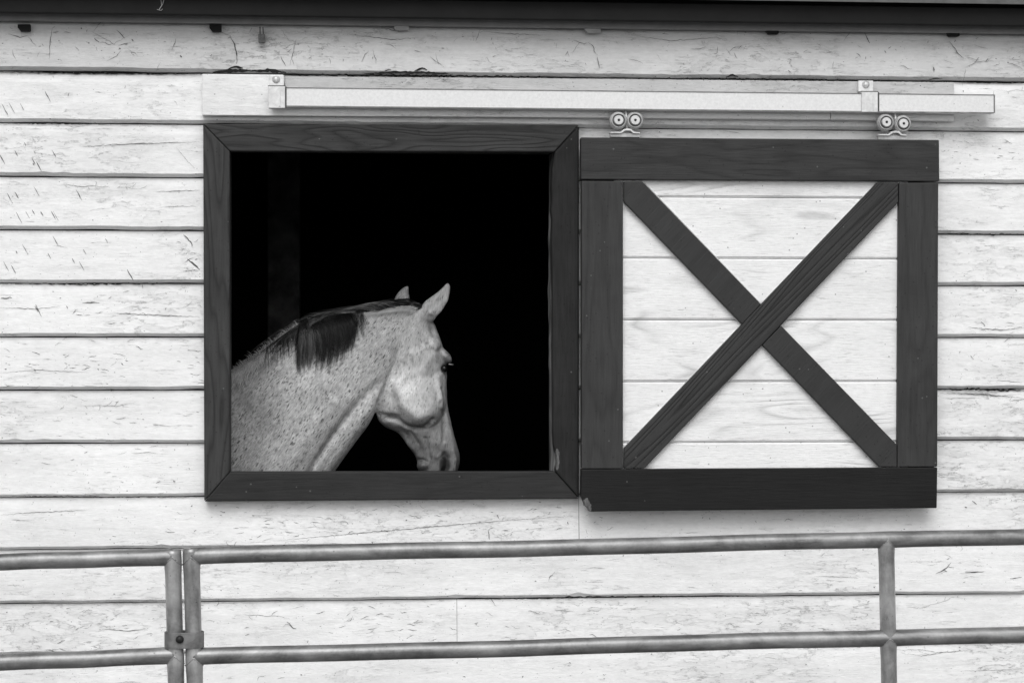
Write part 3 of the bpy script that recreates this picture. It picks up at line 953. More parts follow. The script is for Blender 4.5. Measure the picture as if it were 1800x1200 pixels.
head_st = [((747, 541), (694, 575), 0.50, 0.052), ((762, 566), (686, 612), 0.51, 0.080), ((772, 590), (678, 650), 0.515, 0.097), ((780, 617), (668, 690), 0.52, 0.100), ((785, 650), (662, 730), 0.525, 0.095),
           ((785.5, 685), (676, 750), 0.53, 0.084), ((787, 712), (694, 757), 0.535, 0.072), ((792, 737), (706, 768), 0.545, 0.062), ((797, 760), (716, 783), 0.55, 0.056), ((803, 780), (727, 797), 0.555, 0.054),
           ((807.5, 797), (733, 811), 0.56, 0.056), ((808, 815), (735, 828), 0.56, 0.057), ((802, 834), (740, 843), 0.56, 0.050), ((788, 850), (752, 854), 0.56, 0.030)]


def loft(bm, st, n=28, egg=0.0, power=1.0):
    rings = []
    for A, B, yd, t in st:
        a, b = at(A[0], A[1], yd), at(B[0], B[1], yd)
        mid, ax = (a + b) / 2, (a - b) / 2
        ring = []
        for k in range(n):
            ph = 2 * math.pi * k / n
            c, s = math.cos(ph), math.sin(ph)
            tt = t * (1 - egg * (0.5 + 0.5 * c))
            ring.append(bm.verts.new(mid + ax * c + Vector((0, tt * math.copysign(abs(s) ** power, s), 0))))
        rings.append(ring)
    for i in range(len(rings) - 1):
        for k in range(n):
            bm.faces.new([rings[i][k], rings[i][(k + 1) % n], rings[i + 1][(k + 1) % n], rings[i + 1][k]])
    bm.faces.new(rings[0][::-1])
    bm.faces.new(rings[-1])


def dense(st, m=5):
    """Catmull-Rom resample of stations"""
    arr = np.array([[A[0], A[1], B[0], B[1], y, t] for A, B, y, t in st])
    out = []
    L = len(arr)
    for i in range(L - 1):
        p0, p1, p2, p3 = arr[max(i - 1, 0)], arr[i], arr[i + 1], arr[min(i + 2, L - 1)]
        for j in range(m):
            t = j / m
            out.append(0.5 * ((2 * p1) + (-p0 + p2) * t + (2 * p0 - 5 * p1 + 4 * p2 - p3) * t * t + (-p0 + 3 * p1 - 3 * p2 + p3) * t ** 3))
    out.append(arr[-1])
    return [((o[0], o[1]), (o[2], o[3]), o[4], o[5]) for o in out]


def ball(bm, u, v, Y, rx, ry, rz, rot=0.0):
    c = at(u, v, Y)
    mt = Matrix.Translation(c) @ Matrix.Rotation(rot, 4, 'Y') @ Matrix.Diagonal((rx, ry, rz, 1))
    bmesh.ops.create_icosphere(bm, subdivisions=4, radius=1, matrix=mt)


hb = bmesh.new()
loft(hb, dense(neck_st), 32, 0.30, 0.85)
loft(hb, dense(head_st), 32, 0.0, 0.85)
ball(hb, 733, 694, 0.50, 0.098, 0.088, 0.122, math.radians(-20))      # jowl
ball(hb, 781.5, 624, 0.502, 0.033, 0.045, 0.0155, math.radians(46))      # brow over the eye
ball(hb, 757, 606, 0.47, 0.035, 0.04, 0.03)                           # temple
ball(hb, 748, 555, 0.475, 0.034, 0.035, 0.03)                         # base of the ear
ball(hb, 745, 818, 0.545, 0.024, 0.045, 0.022)                        # chin
# ears: cupped leaves
near_ear = [((738, 543), (764, 563), 0.455, 0.020), ((741, 539), (768, 556), 0.452, 0.020), ((747, 529), (775, 549), 0.447, 0.018), ((755, 523), (781, 540), 0.443, 0.017), ((764, 517), (786.5, 530), 0.440, 0.015),
            ((773, 509.5), (790, 519), 0.438, 0.013), ((780, 502.5), (791.5, 509), 0.437, 0.010), ((784.5, 498), (790.5, 501), 0.436, 0.007), ((786.5, 496.3), (788.5, 497.2), 0.436, 0.004)]
far_ear = [((692, 535), (722, 538), 0.575, 0.020), ((694, 524), (721, 527), 0.578, 0.018), ((699, 514.5), (719.5, 518), 0.580, 0.015), ((706, 507.5), (718.6, 511), 0.582, 0.012), ((713, 503.6), (718.6, 505.5), 0.584, 0.008), ((716.3, 501.8), (718.4, 502.6), 0.585, 0.004)]
loft(hb, dense(near_ear, 3), 20)
loft(hb, dense(far_ear, 3), 20)


def leg(bm, x, y, zs):
    rings = []
    n = 20
    for dx, z, r, ry in zs:
        rings.append([bm.verts.new((x + dx + r * math.cos(2 * math.pi * k / n), y + ry * math.sin(2 * math.pi * k / n), z)) for k in range(n)])
    for i in range(len(rings) - 1):
        for k in range(n):
            bm.faces.new([rings[i][k], rings[i][(k + 1) % n], rings[i + 1][(k + 1) % n], rings[i + 1][k]])
    bm.faces.new(rings[0][::-1])
    bm.faces.new(rings[-1])


fore = [(0, 1.12, .13, .08), (0.0, 0.95, .105, .07), (0, .80, .075, .055), (0, .62, .052, .045), (0.005, .52, .048, .043), (0, .46, .040, .038), (-.005, .32, .027, .025), (-.005, .22, .03, .028), (.0, .18, .036, .033), (.03, .11, .034, .032), (.05, .085, .046, .045), (.07, .03, .062, .058)]
hind = [(0, 1.20, .20, .09), (0.02, 1.0, .18, .085), (.06, .86, .12, .07), (.0, .72, .075, .05), (-.06, .60, .055, .042), (-.075, .53, .050, .04), (-.06, .44, .036, .034), (-.05, .30, .03, .027), (-.04, .20, .037, .034), (-.01, .12, .034, .033), (.01, .085, .046, .045), (.03, .03, .06, .056)]
fx, hx = at(400, 900, 0.5).x, at(-400, 900, 0.5).x
for y in (0.36, 0.62):
    leg(hb, fx + (0.05 if y < 0.5 else -0.08), y, fore)
for y in (0.40, 0.68):
    leg(hb, hx + (0.0 if y < 0.5 else 0.14), y, hind)
tmp_me = bpy.data.meshes.new('horse_blank')
bmesh.ops.recalc_face_normals(hb, faces=hb.faces)
hb.to_mesh(tmp_me)
hb.free()
tmp = bpy.data.objects.new('horse_blank', tmp_me)
COL.objects.link(tmp)
md = tmp.modifiers.new('r', 'REMESH')
md.mode = 'VOXEL'
md.voxel_size = 0.0046
md.adaptivity = 0
sm = tmp.modifiers.new('s', 'SMOOTH')
sm.factor = 0.5
sm.iterations = 5
dg = bpy.context.evaluated_depsgraph_get()
hme = bpy.data.meshes.new_from_object(tmp.evaluated_get(dg))
bpy.data.objects.remove(tmp)
hme.name = 'horse'

nv = len(hme.vertices)
P = np.empty(nv * 3)
hme.vertices.foreach_get('co', P)
P = P.reshape(-1, 3)


def vnormals():
    hme.vertices.foreach_set('co', P.ravel())
    hme.update()
    Nn = np.empty(nv * 3)
    hme.vertex_normals.foreach_get('vector', Nn)
    return Nn.reshape(-1, 3)


Nn = vnormals()
UV = px_of(P)
view = P - np.array(CAM)
view /= np.linalg.norm(view, axis=1)[:, None]
near = np.clip(-(Nn * view).sum(1) * 1.6, 0, 1) * (P[:, 1] < 0.6)


def seg_dist(px):
    """distance of every vertex (in px) to a polyline, with signed side"""
    best = np.full(nv, 1e9)
    sgn = np.zeros(nv)
    for (a, b) in zip(px[:-1], px[1:]):
        a, b = np.array(a, float), np.array(b, float)
        ab = b - a
        L = (ab ** 2).sum()
        t = np.clip(((UV - a) @ ab) / L, 0, 1)
        q = UV - (a + t[:, None] * ab)
        d = np.hypot(q[:, 0], q[:, 1])
        s = np.sign(ab[0] * (UV[:, 1] - a[1]) - ab[1] * (UV[:, 0] - a[0]))
        m = d < best
        best = np.where(m, d, best)
        sgn = np.where(m, s, sgn)
    return best, sgn


disp = np.zeros(nv)     # + = towards the viewer


def stroke(px, sig, amp, side=0, sig2=None, taper=False):
    global disp
    d, s = seg_dist(px)
    w_ = np.exp(-(d / sig) ** 2)
    if taper:           # fade out towards both ends of the stroke
        a, b = np.array(px[0], float), np.array(px[-1], float)
        t = ((UV - a) @ (b - a)) / ((b - a) ** 2).sum()
        w_ *= np.clip(t * 3, 0, 1) ** 0.5 * np.clip((1 - t) * 2.2, 0, 1)
    if side:
        w2 = np.exp(-(d / (sig2 or sig * 3)) ** 2)
        w_ = np.where(s * side > 0, w2, w_)
    disp += amp * w_


# neck: jugular groove, windpipe ridge, neck muscle planes
stroke([(535, 845), (552, 819), (580, 775), (610, 733), (634, 703), (662, 676), (690, 655)], 7, -0.017, taper=True)
stroke([(575, 830), (600, 790), (628, 750), (655, 712), (684, 672)], 10, 0.007)
stroke([(490, 700), (560, 660), (640, 620), (700, 590)], 40, 0.012)
stroke([(500, 828), (540, 770), (590, 705)], 16, 0.006)
stroke([(420, 720), (470, 760), (500, 828)], 22, -0.008)
stroke([(625, 562), (680, 549), (735, 545)], 5, 0.010)
stroke([(628, 577), (690, 562), (728, 560)], 6, -0.008)
# behind the jaw
stroke([(706, 640), (694, 665), (682, 690), (672, 716), (664, 738)], 7, -0.012)
stroke([(716, 612), (706, 640), (694, 665)], 9, -0.005)
# jowl edge: sharp step to the under-jaw
stroke([(676, 732), (698, 736), (715, 748), (728, 753), (742, 752), (754, 745), (760, 738)], 3.6, -0.016)
stroke([(705, 760), (722, 772), (738, 792)], 9, -0.014)
stroke([(698, 670), (708, 712), (735, 734), (755, 726)], 11, 0.010)
stroke([(700, 684), (704, 700)], 12, 0.006)
# face: temple hollow, zygomatic ridge, facial crest, veins
stroke([(764, 580), (770, 595)], 7, -0.008)
stroke([(752, 607), (760, 602), (768, 611)], 5, 0.006)
stroke([(752, 598), (758, 594)], 4, -0.006)
stroke([(735, 668), (748, 640), (764, 622)], 9, 0.006)
stroke([(757, 570), (762, 583)], 5, -0.008)
stroke([(740, 575), (745, 590), (738, 605)], 9, -0.006)
stroke([(780, 645), (792, 645)], 4.0, -0.010)
stroke([(776, 657), (783, 656)], 3, 0.004)
stroke([(770, 662), (775, 690), (777, 715)], 5, 0.009)
stroke([(776, 682), (780, 692), (782, 705), (781, 716)], 2.6, -0.010)
stroke([(774, 705), (776, 720)], 2.2, -0.005)
stroke([(779, 722), (780, 745), (780, 775)], 3.0, -0.011)
stroke([(786, 735), (792, 765), (797, 785)], 5, 0.005)
stroke([(748, 770), (752, 785), (755, 805)], 2.8, -0.009)
stroke([(722, 760), (735, 780)], 3, -0.006)
stroke([(758, 760), (768, 775)], 9, 0.005)
# mouth corner, nostril
stroke([(733, 808), (742, 808), (750, 811)], 2.6, -0.010)
stroke([(739, 816), (750, 817)], 4, 0.006)
stroke([(781, 800), (787, 806), (786, 822), (779, 834)], 5.5, -0.020)
stroke([(796, 792), (801, 806), (799, 828)], 3.0, 0.008)
stroke([(768, 803), (776, 798)], 3.5, 0.006)
# ears: cup and rim
stroke([(752, 545), (768, 534), (780, 518)], 5, -0.004)
stroke([(770, 553), (782, 538), (789, 518), (788, 504)], 2.2, 0.004)
stroke([(757, 556), (762, 562)], 4, -0.010)
stroke([(668, 731), (684, 732), (700, 734)], 6, -0.012)
stroke([(690, 700), (700, 722)], 8, -0.004)
disp *= near
dirs = np.tile(np.array([0.0, -1.0, 0.0]), (nv, 1))
mixd = dirs * 0.55 + Nn * 0.45
P += mixd * disp[:, None]
# smooth noise so no surface is perfectly even
P += Nn * (0.0011 * np.sin(P[:, 0] * 61 + 3 * np.sin(P[:, 2] * 37)) * np.sin(P[:, 2] * 53 + P[:, 1] * 21))[:, None] * (near > 0)[:, None]
Nn = vnormals()

# attributes for the coat: patch colouring with painted light and shade and the lie of the hair
u_, v_ = UV[:, 0], UV[:, 1]
g_ = lambda cx, cy, sx, sy: np.exp(-((u_ - cx) / sx) ** 2 - ((v_ - cy) / sy) ** 2)
head_w = 1 / (1 + np.exp(-((u_ - 700) + (v_ - 640) * 0.35) / 14))
dark = np.zeros(nv)  # dark skin at muzzle, nostril and eye; also shade painted into creases
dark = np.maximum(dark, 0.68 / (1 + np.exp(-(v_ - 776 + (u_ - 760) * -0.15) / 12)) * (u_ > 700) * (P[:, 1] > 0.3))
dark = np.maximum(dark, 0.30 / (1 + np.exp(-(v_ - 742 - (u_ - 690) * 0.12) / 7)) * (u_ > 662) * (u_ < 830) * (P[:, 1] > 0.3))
dark = np.maximum(dark, 1.0 * np.clip(g_(782, 817, 12, 18) * 1.7, 0, 1))
dark = np.maximum(dark, 0.85 * g_(740, 811, 7, 4))
dark = np.maximum(dark, 0.97 * np.clip(g_(785, 647, 9, 7) * 1.5, 0, 1) * head_w)
dark = np.maximum(dark, 0.38 * g_(755, 572, 18, 16))
dark = np.maximum(dark, 0.50 * g_(680, 748, 24, 8))  # painted shade below the jaw crease
dark = np.maximum(dark, 0.80 * g_(750, 603, 4, 3))
dark = np.maximum(dark, 0.45 * g_(787, 624, 11, 14))  # brow toned down to offset the light it catches
dark = np.maximum(dark, 0.30 * np.exp(-(seg_dist([(776, 682), (780, 692), (782, 705), (781, 716)])[0] / 2.5) ** 2))
dark = np.maximum(dark, 0.62 * np.exp(-(seg_dist([(678, 733), (698, 737), (715, 748), (728, 753), (742, 752), (755, 745)])[0] / 3.2) ** 2))  # shade painted along the jowl crease
dark = np.maximum(dark, 0.40 * np.exp(-(seg_dist([(779, 720), (780, 750), (781, 775)])[0] / 2.6) ** 2))
dark = np.maximum(dark, 0.30 * np.exp(-(seg_dist([(560, 805), (582, 772), (612, 731), (640, 698)])[0] / 3.5) ** 2))  # shade painted into the jugular groove
dark = np.maximum(dark, 0.45 * g_(725, 632, 3, 6))
dark = np.maximum(dark, 0.42 * np.exp(-(seg_dist([(668, 735), (686, 735), (702, 740)])[0] / 6) ** 2))  # shade painted where the throat meets the jaw
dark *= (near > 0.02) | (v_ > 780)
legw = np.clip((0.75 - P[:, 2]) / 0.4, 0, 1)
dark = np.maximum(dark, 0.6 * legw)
ang = np.radians(34) * (1 - head_w) + np.radians(8) * head_w      # hair leans off vertical
px_, pz_ = (u_ - 690) / 514, -(v_ - 650) / 514
along = -px_ * np.sin(ang) * -1 * -1 + pz_ * np.cos(ang)
across = px_ * np.cos(ang) + pz_ * np.sin(ang)
along = px_ * np.sin(ang) + pz_ * np.cos(ang)
across = px_ * np.cos(ang) - pz_ * np.sin(ang)
pale = 0.65 + 0.24 * g_(712, 690, 26, 42) * near + 0.20 * head_w / (1 + np.exp((v_ - 740) / 10)) + 0.30 * np.exp(-((seg_dist([(630, 556), (680, 546), (735, 543)])[0]) / 7) ** 2)  # cheek, face and crest lifted to hold window light in the tone
pale += 0.25 * np.exp(-((seg_dist([(600, 800), (640, 745), (690, 665)])[0]) / 14) ** 2) - 0.22 / (1 + np.exp((u_ - 455) / 22)) + 0.12 * g_(620, 680, 60, 50)  # ridges painted lit; neck by the jamb painted shaded
at_p = hme.attributes.new('coat_tone_light', 'FLOAT', 'POINT')
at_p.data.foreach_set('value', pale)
at_d = hme.attributes.new('dark_skin_shade', 'FLOAT', 'POINT')
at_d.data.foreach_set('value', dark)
at_v = hme.attributes.new('hair_lie', 'FLOAT_VECTOR', 'POINT')
at_v.data.foreach_set('vector', np.stack([across, along, P[:, 1]], 1).ravel())
at_h = hme.attributes.new('head_part', 'FLOAT', 'POINT')
at_h.data.foreach_set('value', head_w)


def mat_coat():
    T = NT('flea_bitten_grey_coat')
    A = lambda nme: T.n('ShaderNodeAttribute', attribute_name=nme)
    lie = A('hair_lie').outputs['Vector']
    dk = A('dark_skin_shade').outputs['Fac']
    hd = A('head_part').outputs['Fac']
    hair = T.noise(T.mapping((240, 55, 150), src=lie), 1.0, 4, 0.75)
    mott = T.noise(T.mapping((40, 22, 30), src=lie), 1.0, 4, 0.65)
    big = T.noise(T.mapping((7, 6, 7), src=lie), 1.0, 3, 0.5)
    hf = T.mix(T.math('MULTIPLY', hd, 0.55), T.rng(hair, 0.30, 0.70, 0.46, 1.28), 0.88)
    base = T.math('MULTIPLY', hf, T.rng(mott, 0.3, 0.7, 0.74, 1.14))
    base = T.math('MULTIPLY', T.math('MULTIPLY', base, T.rng(big, 0.3, 0.7, 0.86, 1.08)), T.math('MULTIPLY', A('coat_tone_light').outputs['Fac'], 0.80))
    col = base

    def flecks(sx, sy, thr, gate, amt, col, loc):
        v = T.vor(T.mapping((sx, sy, sx * 0.7), src=lie, loc=loc), 1.0)
        cr = T.n('ShaderNodeSeparateColor')
        T.put(cr.inputs[0], v.outputs['Color'])
        size = T.math('MULTIPLY', T.rng(cr.outputs[1], 0, 1, 0.35, 1.0), thr)
        edge = T.math('SUBTRACT', size, T.math('ADD', v.outputs['Distance'], T.rng(hair, 0.3, 0.7, -0.10, 0.10)))
        mk = T.math('MULTIPLY', T.rng(edge, 0.0, 0.12), T.math('GREATER_THAN', cr.outputs[0], gate))
        cl_ = T.rng(T.noise(T.mapping((11, 7, 9), src=lie, loc=loc), 1.0, 4, 0.65), 0.36, 0.60, 0.40, 1.0)
        mk = T.math('MULTIPLY', T.math('MULTIPLY', mk, cl_), T.rng(hd, 0.2, 1.0, 1.0, 0.55))
        return T.mix(T.math('MULTIPLY', mk, amt), col, 0.05)

    col = flecks(185, 58, 0.48, 0.36, 0.68, col, (3, 1, 2))
    col = flecks(125, 40, 0.42, 0.60, 0.84, col, (7, 5, 1))
    col = flecks(62, 30, 0.28, 0.90, 0.92, col, (1, 9, 4))
    skin = T.mix(T.rng(mott, 0.3, 0.7), 0.012, 0.045)  # dark skin tone, reused for the crease shade
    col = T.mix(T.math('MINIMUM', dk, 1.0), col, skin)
    h = T.math('ADD', hair, T.math('MULTIPLY', mott, 0.5))
    return T.done(col, 0.75, 0, T.bump(h, 0.5, 0.003), 0.2)


M_COAT = mat_coat()
hme.materials.clear()
hme.materials.append(M_COAT)
hme.polygons.foreach_set('use_smooth', [True] * len(hme.polygons))
HL = Vector((fx - 0.6, 0.52, 0.0))
bvh = BVHTree.FromPolygons([Vector(p) for p in P], [tuple(p.vertices) for p in hme.polygons])
horse = bpy.data.objects.new('horse', hme)
COL.objects.link(horse)
hme.transform(Matrix.Translation(-HL))
horse.location = HL
horse['label'] = 'flea-bitten grey horse with dark mane inside the open window'
horse['category'] = 'horse'


def mat_hair(name, lo, hi, rough=0.4):
    T = NT(name)
    oi = T.n('ShaderNodeAttribute', attribute_name='strand').outputs['Fac']
    return T.done(T.mix(oi, lo, hi), rough, 0, None, 0.25)


M_MANE = mat_hair('dark_mane_hair', 0.002, 0.24, 0.42)
M_TUFT = mat_hair('pale_mane_hair', 0.25, 0.60, 0.6)
M_EYE = mat_plain('dark_eye', 0.006, 0.08, 0, 0.1)


def surf(u, v, lift):
    """point on the horse seen at (u,v), lifted off the skin; None off the silhouette"""
    d = (at(u, v, 0) - CAM).normalized()
    hit = bvh.ray_cast(CAM, d)
    if hit[0] is None:
        return None
    return hit[0] + Vector((0, -1, 0)) * lift + hit[1] * lift * 0.4


class Strands:
    def __init__(self):
        self.v, self.f, self.s = [], [], []

    def add(self, pts, r, shade):
        m = len(pts)
        base = len(self.v)
        ph = random.uniform(0, 2)
        for i, p in enumerate(pts):
            t = (pts[min(i + 1, m - 1)] - pts[max(i - 1, 0)])
            t = t.normalized() if t.length > 1e-9 else Vector((0, 0, 1))
            a = t.cross(Vector((0, 1, 0)))
            a = a.normalized() if a.length > 1e-6 else Vector((1, 0, 0))
            b = t.cross(a)
            rr = r * (1 - 0.8 * (i / (m - 1)) ** 2)
            for k in range(3):
                q = ph + 2 * math.pi * k / 3
                self.v.append(p + a * (rr * math.cos(q)) + b * (rr * math.sin(q)))
                self.s.append(shade)
        for i in range(m - 1):
            for k in range(3):
                self.f.append((base + i * 3 + k, base + i * 3 + (k + 1) % 3, base + (i + 1) * 3 + (k + 1) % 3, base + (i + 1) * 3 + k))

    def build(self, name, mat, label=None):
        me = bpy.data.meshes.new(name)
        me.from_pydata([v - HL for v in self.v], [], self.f)
        at_ = me.attributes.new('strand', 'FLOAT', 'POINT')
        at_.data.foreach_set('value', self.s)
        me.materials.append(mat)
        me.polygons.foreach_set('use_smooth', [True] * len(me.polygons))
        o = bpy.data.objects.new(name, me)
        COL.objects.link(o)
        o.parent = horse
        if label:
            o['label'] = label
        return o


def bez(p, t):
    q = [Vector(a) for a in p]
    while len(q) > 1:
        q = [a.lerp(b, t) for a, b in zip(q[:-1], q[1:])]
    return q[0]


CREST = [(405, 657), (430, 641), (480, 604), (524, 573), (562, 560), (600, 555), (640, 548), (680, 541), (715, 537), (740, 541)]


def crest(u):
    for (a, b) in zip(CREST[:-1], CREST[1:]):
        if a[0] <= u <= b[0]:
            t = (u - a[0]) / (b[0] - a[0])
            return a[1] + (b[1] - a[1]) * t
    return CREST[0][1] if u < CREST[0][0] else CREST[-1][1]


S = Strands()


def strand_px(ctrl, r, shade, n=9, lift0=0.004, lift1=0.008, dist=None, S_=None):
    pts = []
    last = None
    for i in range(n):
        t = i / (n - 1)
        q = bez([(a, b, 0) for a, b in ctrl], t)
        p = surf(q.x, q.y, lift0 + (lift1 - lift0) * math.sin(math.pi * min(t * 1.2, 1)))
        if p is None:
            p = at(q.x, q.y, dist or (last.y if last is not None else 0.46))
        last = p
        pts.append(p)
    # even out depth jumps
    ys = [p.y for p in pts]
    for _ in range(3):
        ys = [ys[0]] + [(ys[i - 1] + ys[i] + ys[i + 1]) / 3 for i in range(1, n - 1)] + [ys[-1]]
    out = []
    for p, y in zip(pts, ys):
        y = min(y, p.y)
        k = (y - CAM.y) / (p.y - CAM.y)
        out.append(CAM + (p - CAM) * k)
    (S_ or S).add(out, r, shade)


# the dark lock that falls over the near side: a narrow long hank, and a broad dark fall beside it
hanks = [(random.uniform(0, 1), random.gauss(0, 1), random.gauss(0, 1)) for _ in range(80)]
for i in range(1700):
    loose = random.random() < 0.25
    hk = (random.uniform(0, 1), random.gauss(0, 1), random.gauss(0, 1)) if loose else random.choice(hanks)
    a = min(1, max(0, hk[0] + random.gauss(0, 0.012)))
    sway = hk[2] * 3.0 + random.gauss(0, 1.6)
    cut = random.random() ** 1.6                  # hairs end at very different lengths
    if a < 0.32:                                  # long loose hank, fanning from the parting
        t = a / 0.32
        u0, v0 = 529 + 12 * t + random.gauss(0, 3), 571 - 5 * t + random.uniform(-4, 4)
        ue = 521 + 32 * t + sway
        ve = 655 - 14 * t + hk[1] * 6 - 52 * cut
        c1, c2 = (u0 + 5 + 12 * t, v0 + 4), (ue + 2 + sway * 0.6, v0 + (ve - v0) * 0.62)
        shade = min(1, max(0, (0.02 if hk[2] < 0.1 else 0.34) + 0.06 * hk[1] + random.gauss(0, 0.04)))
        rad = random.uniform(0.0004, 0.0008)
    else:                                         # broad fall, arching forward over the crest and then down
        b_ = (a - 0.32) / 0.68
        u0, v0 = 533 + 58 * b_ + random.gauss(0, 6), crest(538 + 58 * b_) + random.uniform(-5, 4)
        ue = 558 + 60 * b_ + sway
        ve = 650 - 42 * b_ ** 1.3 + hk[1] * 10 - 50 * cut
        c1 = (u0 + 18 + 14 * b_ + random.gauss(0, 4), v0 - 6 + 5 * random.random())
        c2 = (ue + 7 + random.gauss(0, 3), v0 + (ve - v0) * 0.40)
        shade = max(0, 0.014 + 0.03 * hk[1] + random.gauss(0, 0.016)) + (0.16 * random.random() if random.random() < 0.08 else 0)
        rad = random.uniform(0.0005, 0.0010)
    strand_px([(u0, v0), c1, c2, (ue, ve)], rad, shade, 11, 0.005, 0.018)
# hair swept along the crest from the poll back over the neck: light and dark wisps
wisps = [(random.uniform(610, 742), random.uniform(55, 135), random.uniform(-7, 2), random.uniform(4, 19), random.uniform(-9, 6), random.choice((0.0, 0.02, 0.05, 0.10, 0.35, 0.6, 0.9))) for _ in range(64)]
for i in range(1300):
    wp = random.choice(wisps)
    u0 = wp[0] + random.gauss(0, 6)
    u0 = min(u0, 742)
    L = wp[1] * random.uniform(0.85, 1.1)
    v0 = crest(u0) + wp[2] + random.gauss(0, 1.0)
    u1 = u0 - L
    v1 = crest(u1) + wp[4] + random.gauss(0, 0.9)
    um, sp_ = (u0 + u1) / 2, random.gauss(0, 0.6)
    strand_px([(u0, v0), (u0 - L * 0.3, crest(u0 - L * 0.3) - wp[3] * 0.8 + sp_), (um, crest(um) - wp[3] + sp_), (u1, v1)], random.uniform(0.0005, 0.0009), min(1, max(0, wp[5] + random.gauss(0, 0.05))), 10, 0.005, 0.012, 0.47)
wisps = [(random.uniform(548, 628), random.uniform(35, 105), random.uniform(-4, 5), random.uniform(1, 10), random.uniform(-4, 24), random.choice((0.02, 0.06, 0.12, 0.3, 0.5, 0.8))) for _ in range(60)]
for i in range(1000):                             # lower run: from the lock's top back to the withers
    wp = random.choice(wisps)
    u0 = wp[0] + random.gauss(0, 3)
    v0 = crest(u0) + wp[2] + random.gauss(0, 1)
    L = wp[1] * random.uniform(0.8, 1.1)
    u1 = u0 - L
    v1 = crest(u1) + wp[4] + random.gauss(0, 2)
    strand_px([(u0, v0), (u0 - L * 0.4, crest(u0 - L * 0.4) - wp[3] + random.gauss(0, 1)), (u0 - L * 0.75, crest(u0 - L * 0.75) + wp[4] * 0.2 - 2), (u1, v1)], random.uniform(0.0005, 0.0009), min(1, max(0, wp[5] + random.gauss(0, 0.06))), 9, 0.005, 0.012, 0.46)
arc = [(random.uniform(0, 1), random.gauss(0, 1), random.choice((0.02, 0.05, 0.1, 0.3, 0.5))) for _ in range(40)]
for i in range(420):                              # thin locks lying over the neck to either side of the main fall
    u0 = random.choice((random.uniform(470, 530), random.uniform(600, 640), random.uniform(500, 620)))
    v0 = crest(u0) + random.uniform(-2, 6)
    L = random.uniform(14, 46)
    du_ = random.gauss(-3 if u0 < 560 else 6, 4)
    strand_px([(u0, v0), (u0 + du_ * 0.3, v0 + L * 0.3), (u0 + du_, v0 + L)], random.uniform(0.0004, 0.0007), random.choice((0.03, 0.08, 0.2, 0.4)), 8, 0.004, 0.010)
for i in range(520):                              # hair that runs along the top, then tips over the parting and down
    q_ = random.choice(arc)
    u0, v0 = 572 + 46 * q_[0] + random.gauss(0, 3), crest(572 + 46 * q_[0]) + q_[1] * 3 + random.gauss(0, 1)
    ue, ve = 521 + 34 * q_[0] + q_[1] * 3 + random.gauss(0, 1.2), 612 + 20 * q_[1] * 0.5 + random.uniform(-14, 22)
    strand_px([(u0, v0), (u0 - 22, v0 - 3), (ue + 4, v0 + 2), (ue + 1, v0 + 22), (ue, ve)], random.uniform(0.0004, 0.0008), min(1, max(0, q_[2] + random.gauss(0, 0.05))), 12, 0.007, 0.018)
for i in range(70):                               # stray hairs
    u0 = random.uniform(470, 735)
    v0 = crest(u0) - random.uniform(0, 6)
    L = random.uniform(20, 60)
    strand_px([(u0, v0), (u0 - L * 0.4, v0 - random.uniform(3, 14)), (u0 - L, crest(u0 - L) - random.uniform(0, 16))], 0.0005, random.uniform(0.1, 0.6), 8, 0.004, 0.008, 0.47)
S.build('mane', M_MANE, 'dark mane, a thick lock falling over the near side of the neck')
# short pale bristles where the mane runs out over the withers
S2 = Strands()
for i in range(2600):
    u0 = random.uniform(395, 545)
    v0 = crest(u0) + random.uniform(-2, 34) * random.random()
    L = random.uniform(8, 24)
    ua = u0 - L * random.uniform(0.15, 0.5) * (1 if random.random() < 0.8 else -0.3)
    strand_px([(u0, v0), (u0 - 2 + random.gauss(0, 2), v0 - L * 0.45), (ua, v0 - L * random.uniform(0.2, 0.75) + 4)] if random.random() < 0.5 else [(u0, v0), (u0 - 3, v0 + L * 0.4), (ua, v0 + L * 0.9)],
              random.uniform(0.0006, 0.0010), random.random(), 5, 0.002, 0.006, 0.46, S2)
for i in range(500):                              # light hair below the swept mane near the poll
    u0 = random.uniform(618, 735)
    v0 = crest(u0) + random.uniform(-1, 6)
    L = random.uniform(10, 26)
    strand_px([(u0, v0), (u0 - L * 0.5, v0 + 3), (u0 - L * 0.8, v0 + random.uniform(4, 14))], 0.0008, random.uniform(0.5, 1.0), 5, 0.002, 0.004, 0.47, S2)
S2.build('mane_bristle', M_TUFT, 'pale bristly hair along the crest and withers')
# eye, lashes
bm = bmesh.new()
ec = at(781, 647.5, 0.468)
bmesh.ops.create_uvsphere(bm, u_segments=24, v_segments=16, radius=0.0125, matrix=Matrix.Translation(ec))
link('eye', bm, M_EYE, horse, smooth=True)
S3 = Strands()
for i in range(6):
    du, dv = random.gauss(0, 1.6), random.gauss(0, 0.8)
    S3.add([at(788 + du, 640 + dv, 0.455), at(793 + du, 640.5 + dv, 0.452), at(796 + du, 642 + dv * 1.5, 0.450)], 0.0004, random.uniform(0.4, 0.9))
S3.build('eyelash', M_TUFT)
# tail (hidden behind the wall in the photograph)
S4 = Strands()
tx = at(-480, 800, 0.54)
for i in range(260):
    a = Vector((random.gauss(0, 0.015), random.gauss(0, 0.02), random.gauss(0, 0.02)))
    S4.add([tx + Vector((0.06, 0, 0.02)) + a, tx + Vector((-0.08, 0, -0.04)) + a * 1.4, tx + Vector((-0.12, 0, -0.35)) + a * 2.2, tx + Vector((-0.10, 0, -0.75 - random.random() * 0.1)) + a * 2], 0.003, max(0, random.gauss(0.2, 0.15)))
S4.build('tail', M_MANE)

# ------------------------------------------------------------------ pipe fence panels in front of the wall
FY = -1.28
RP = 0.0212


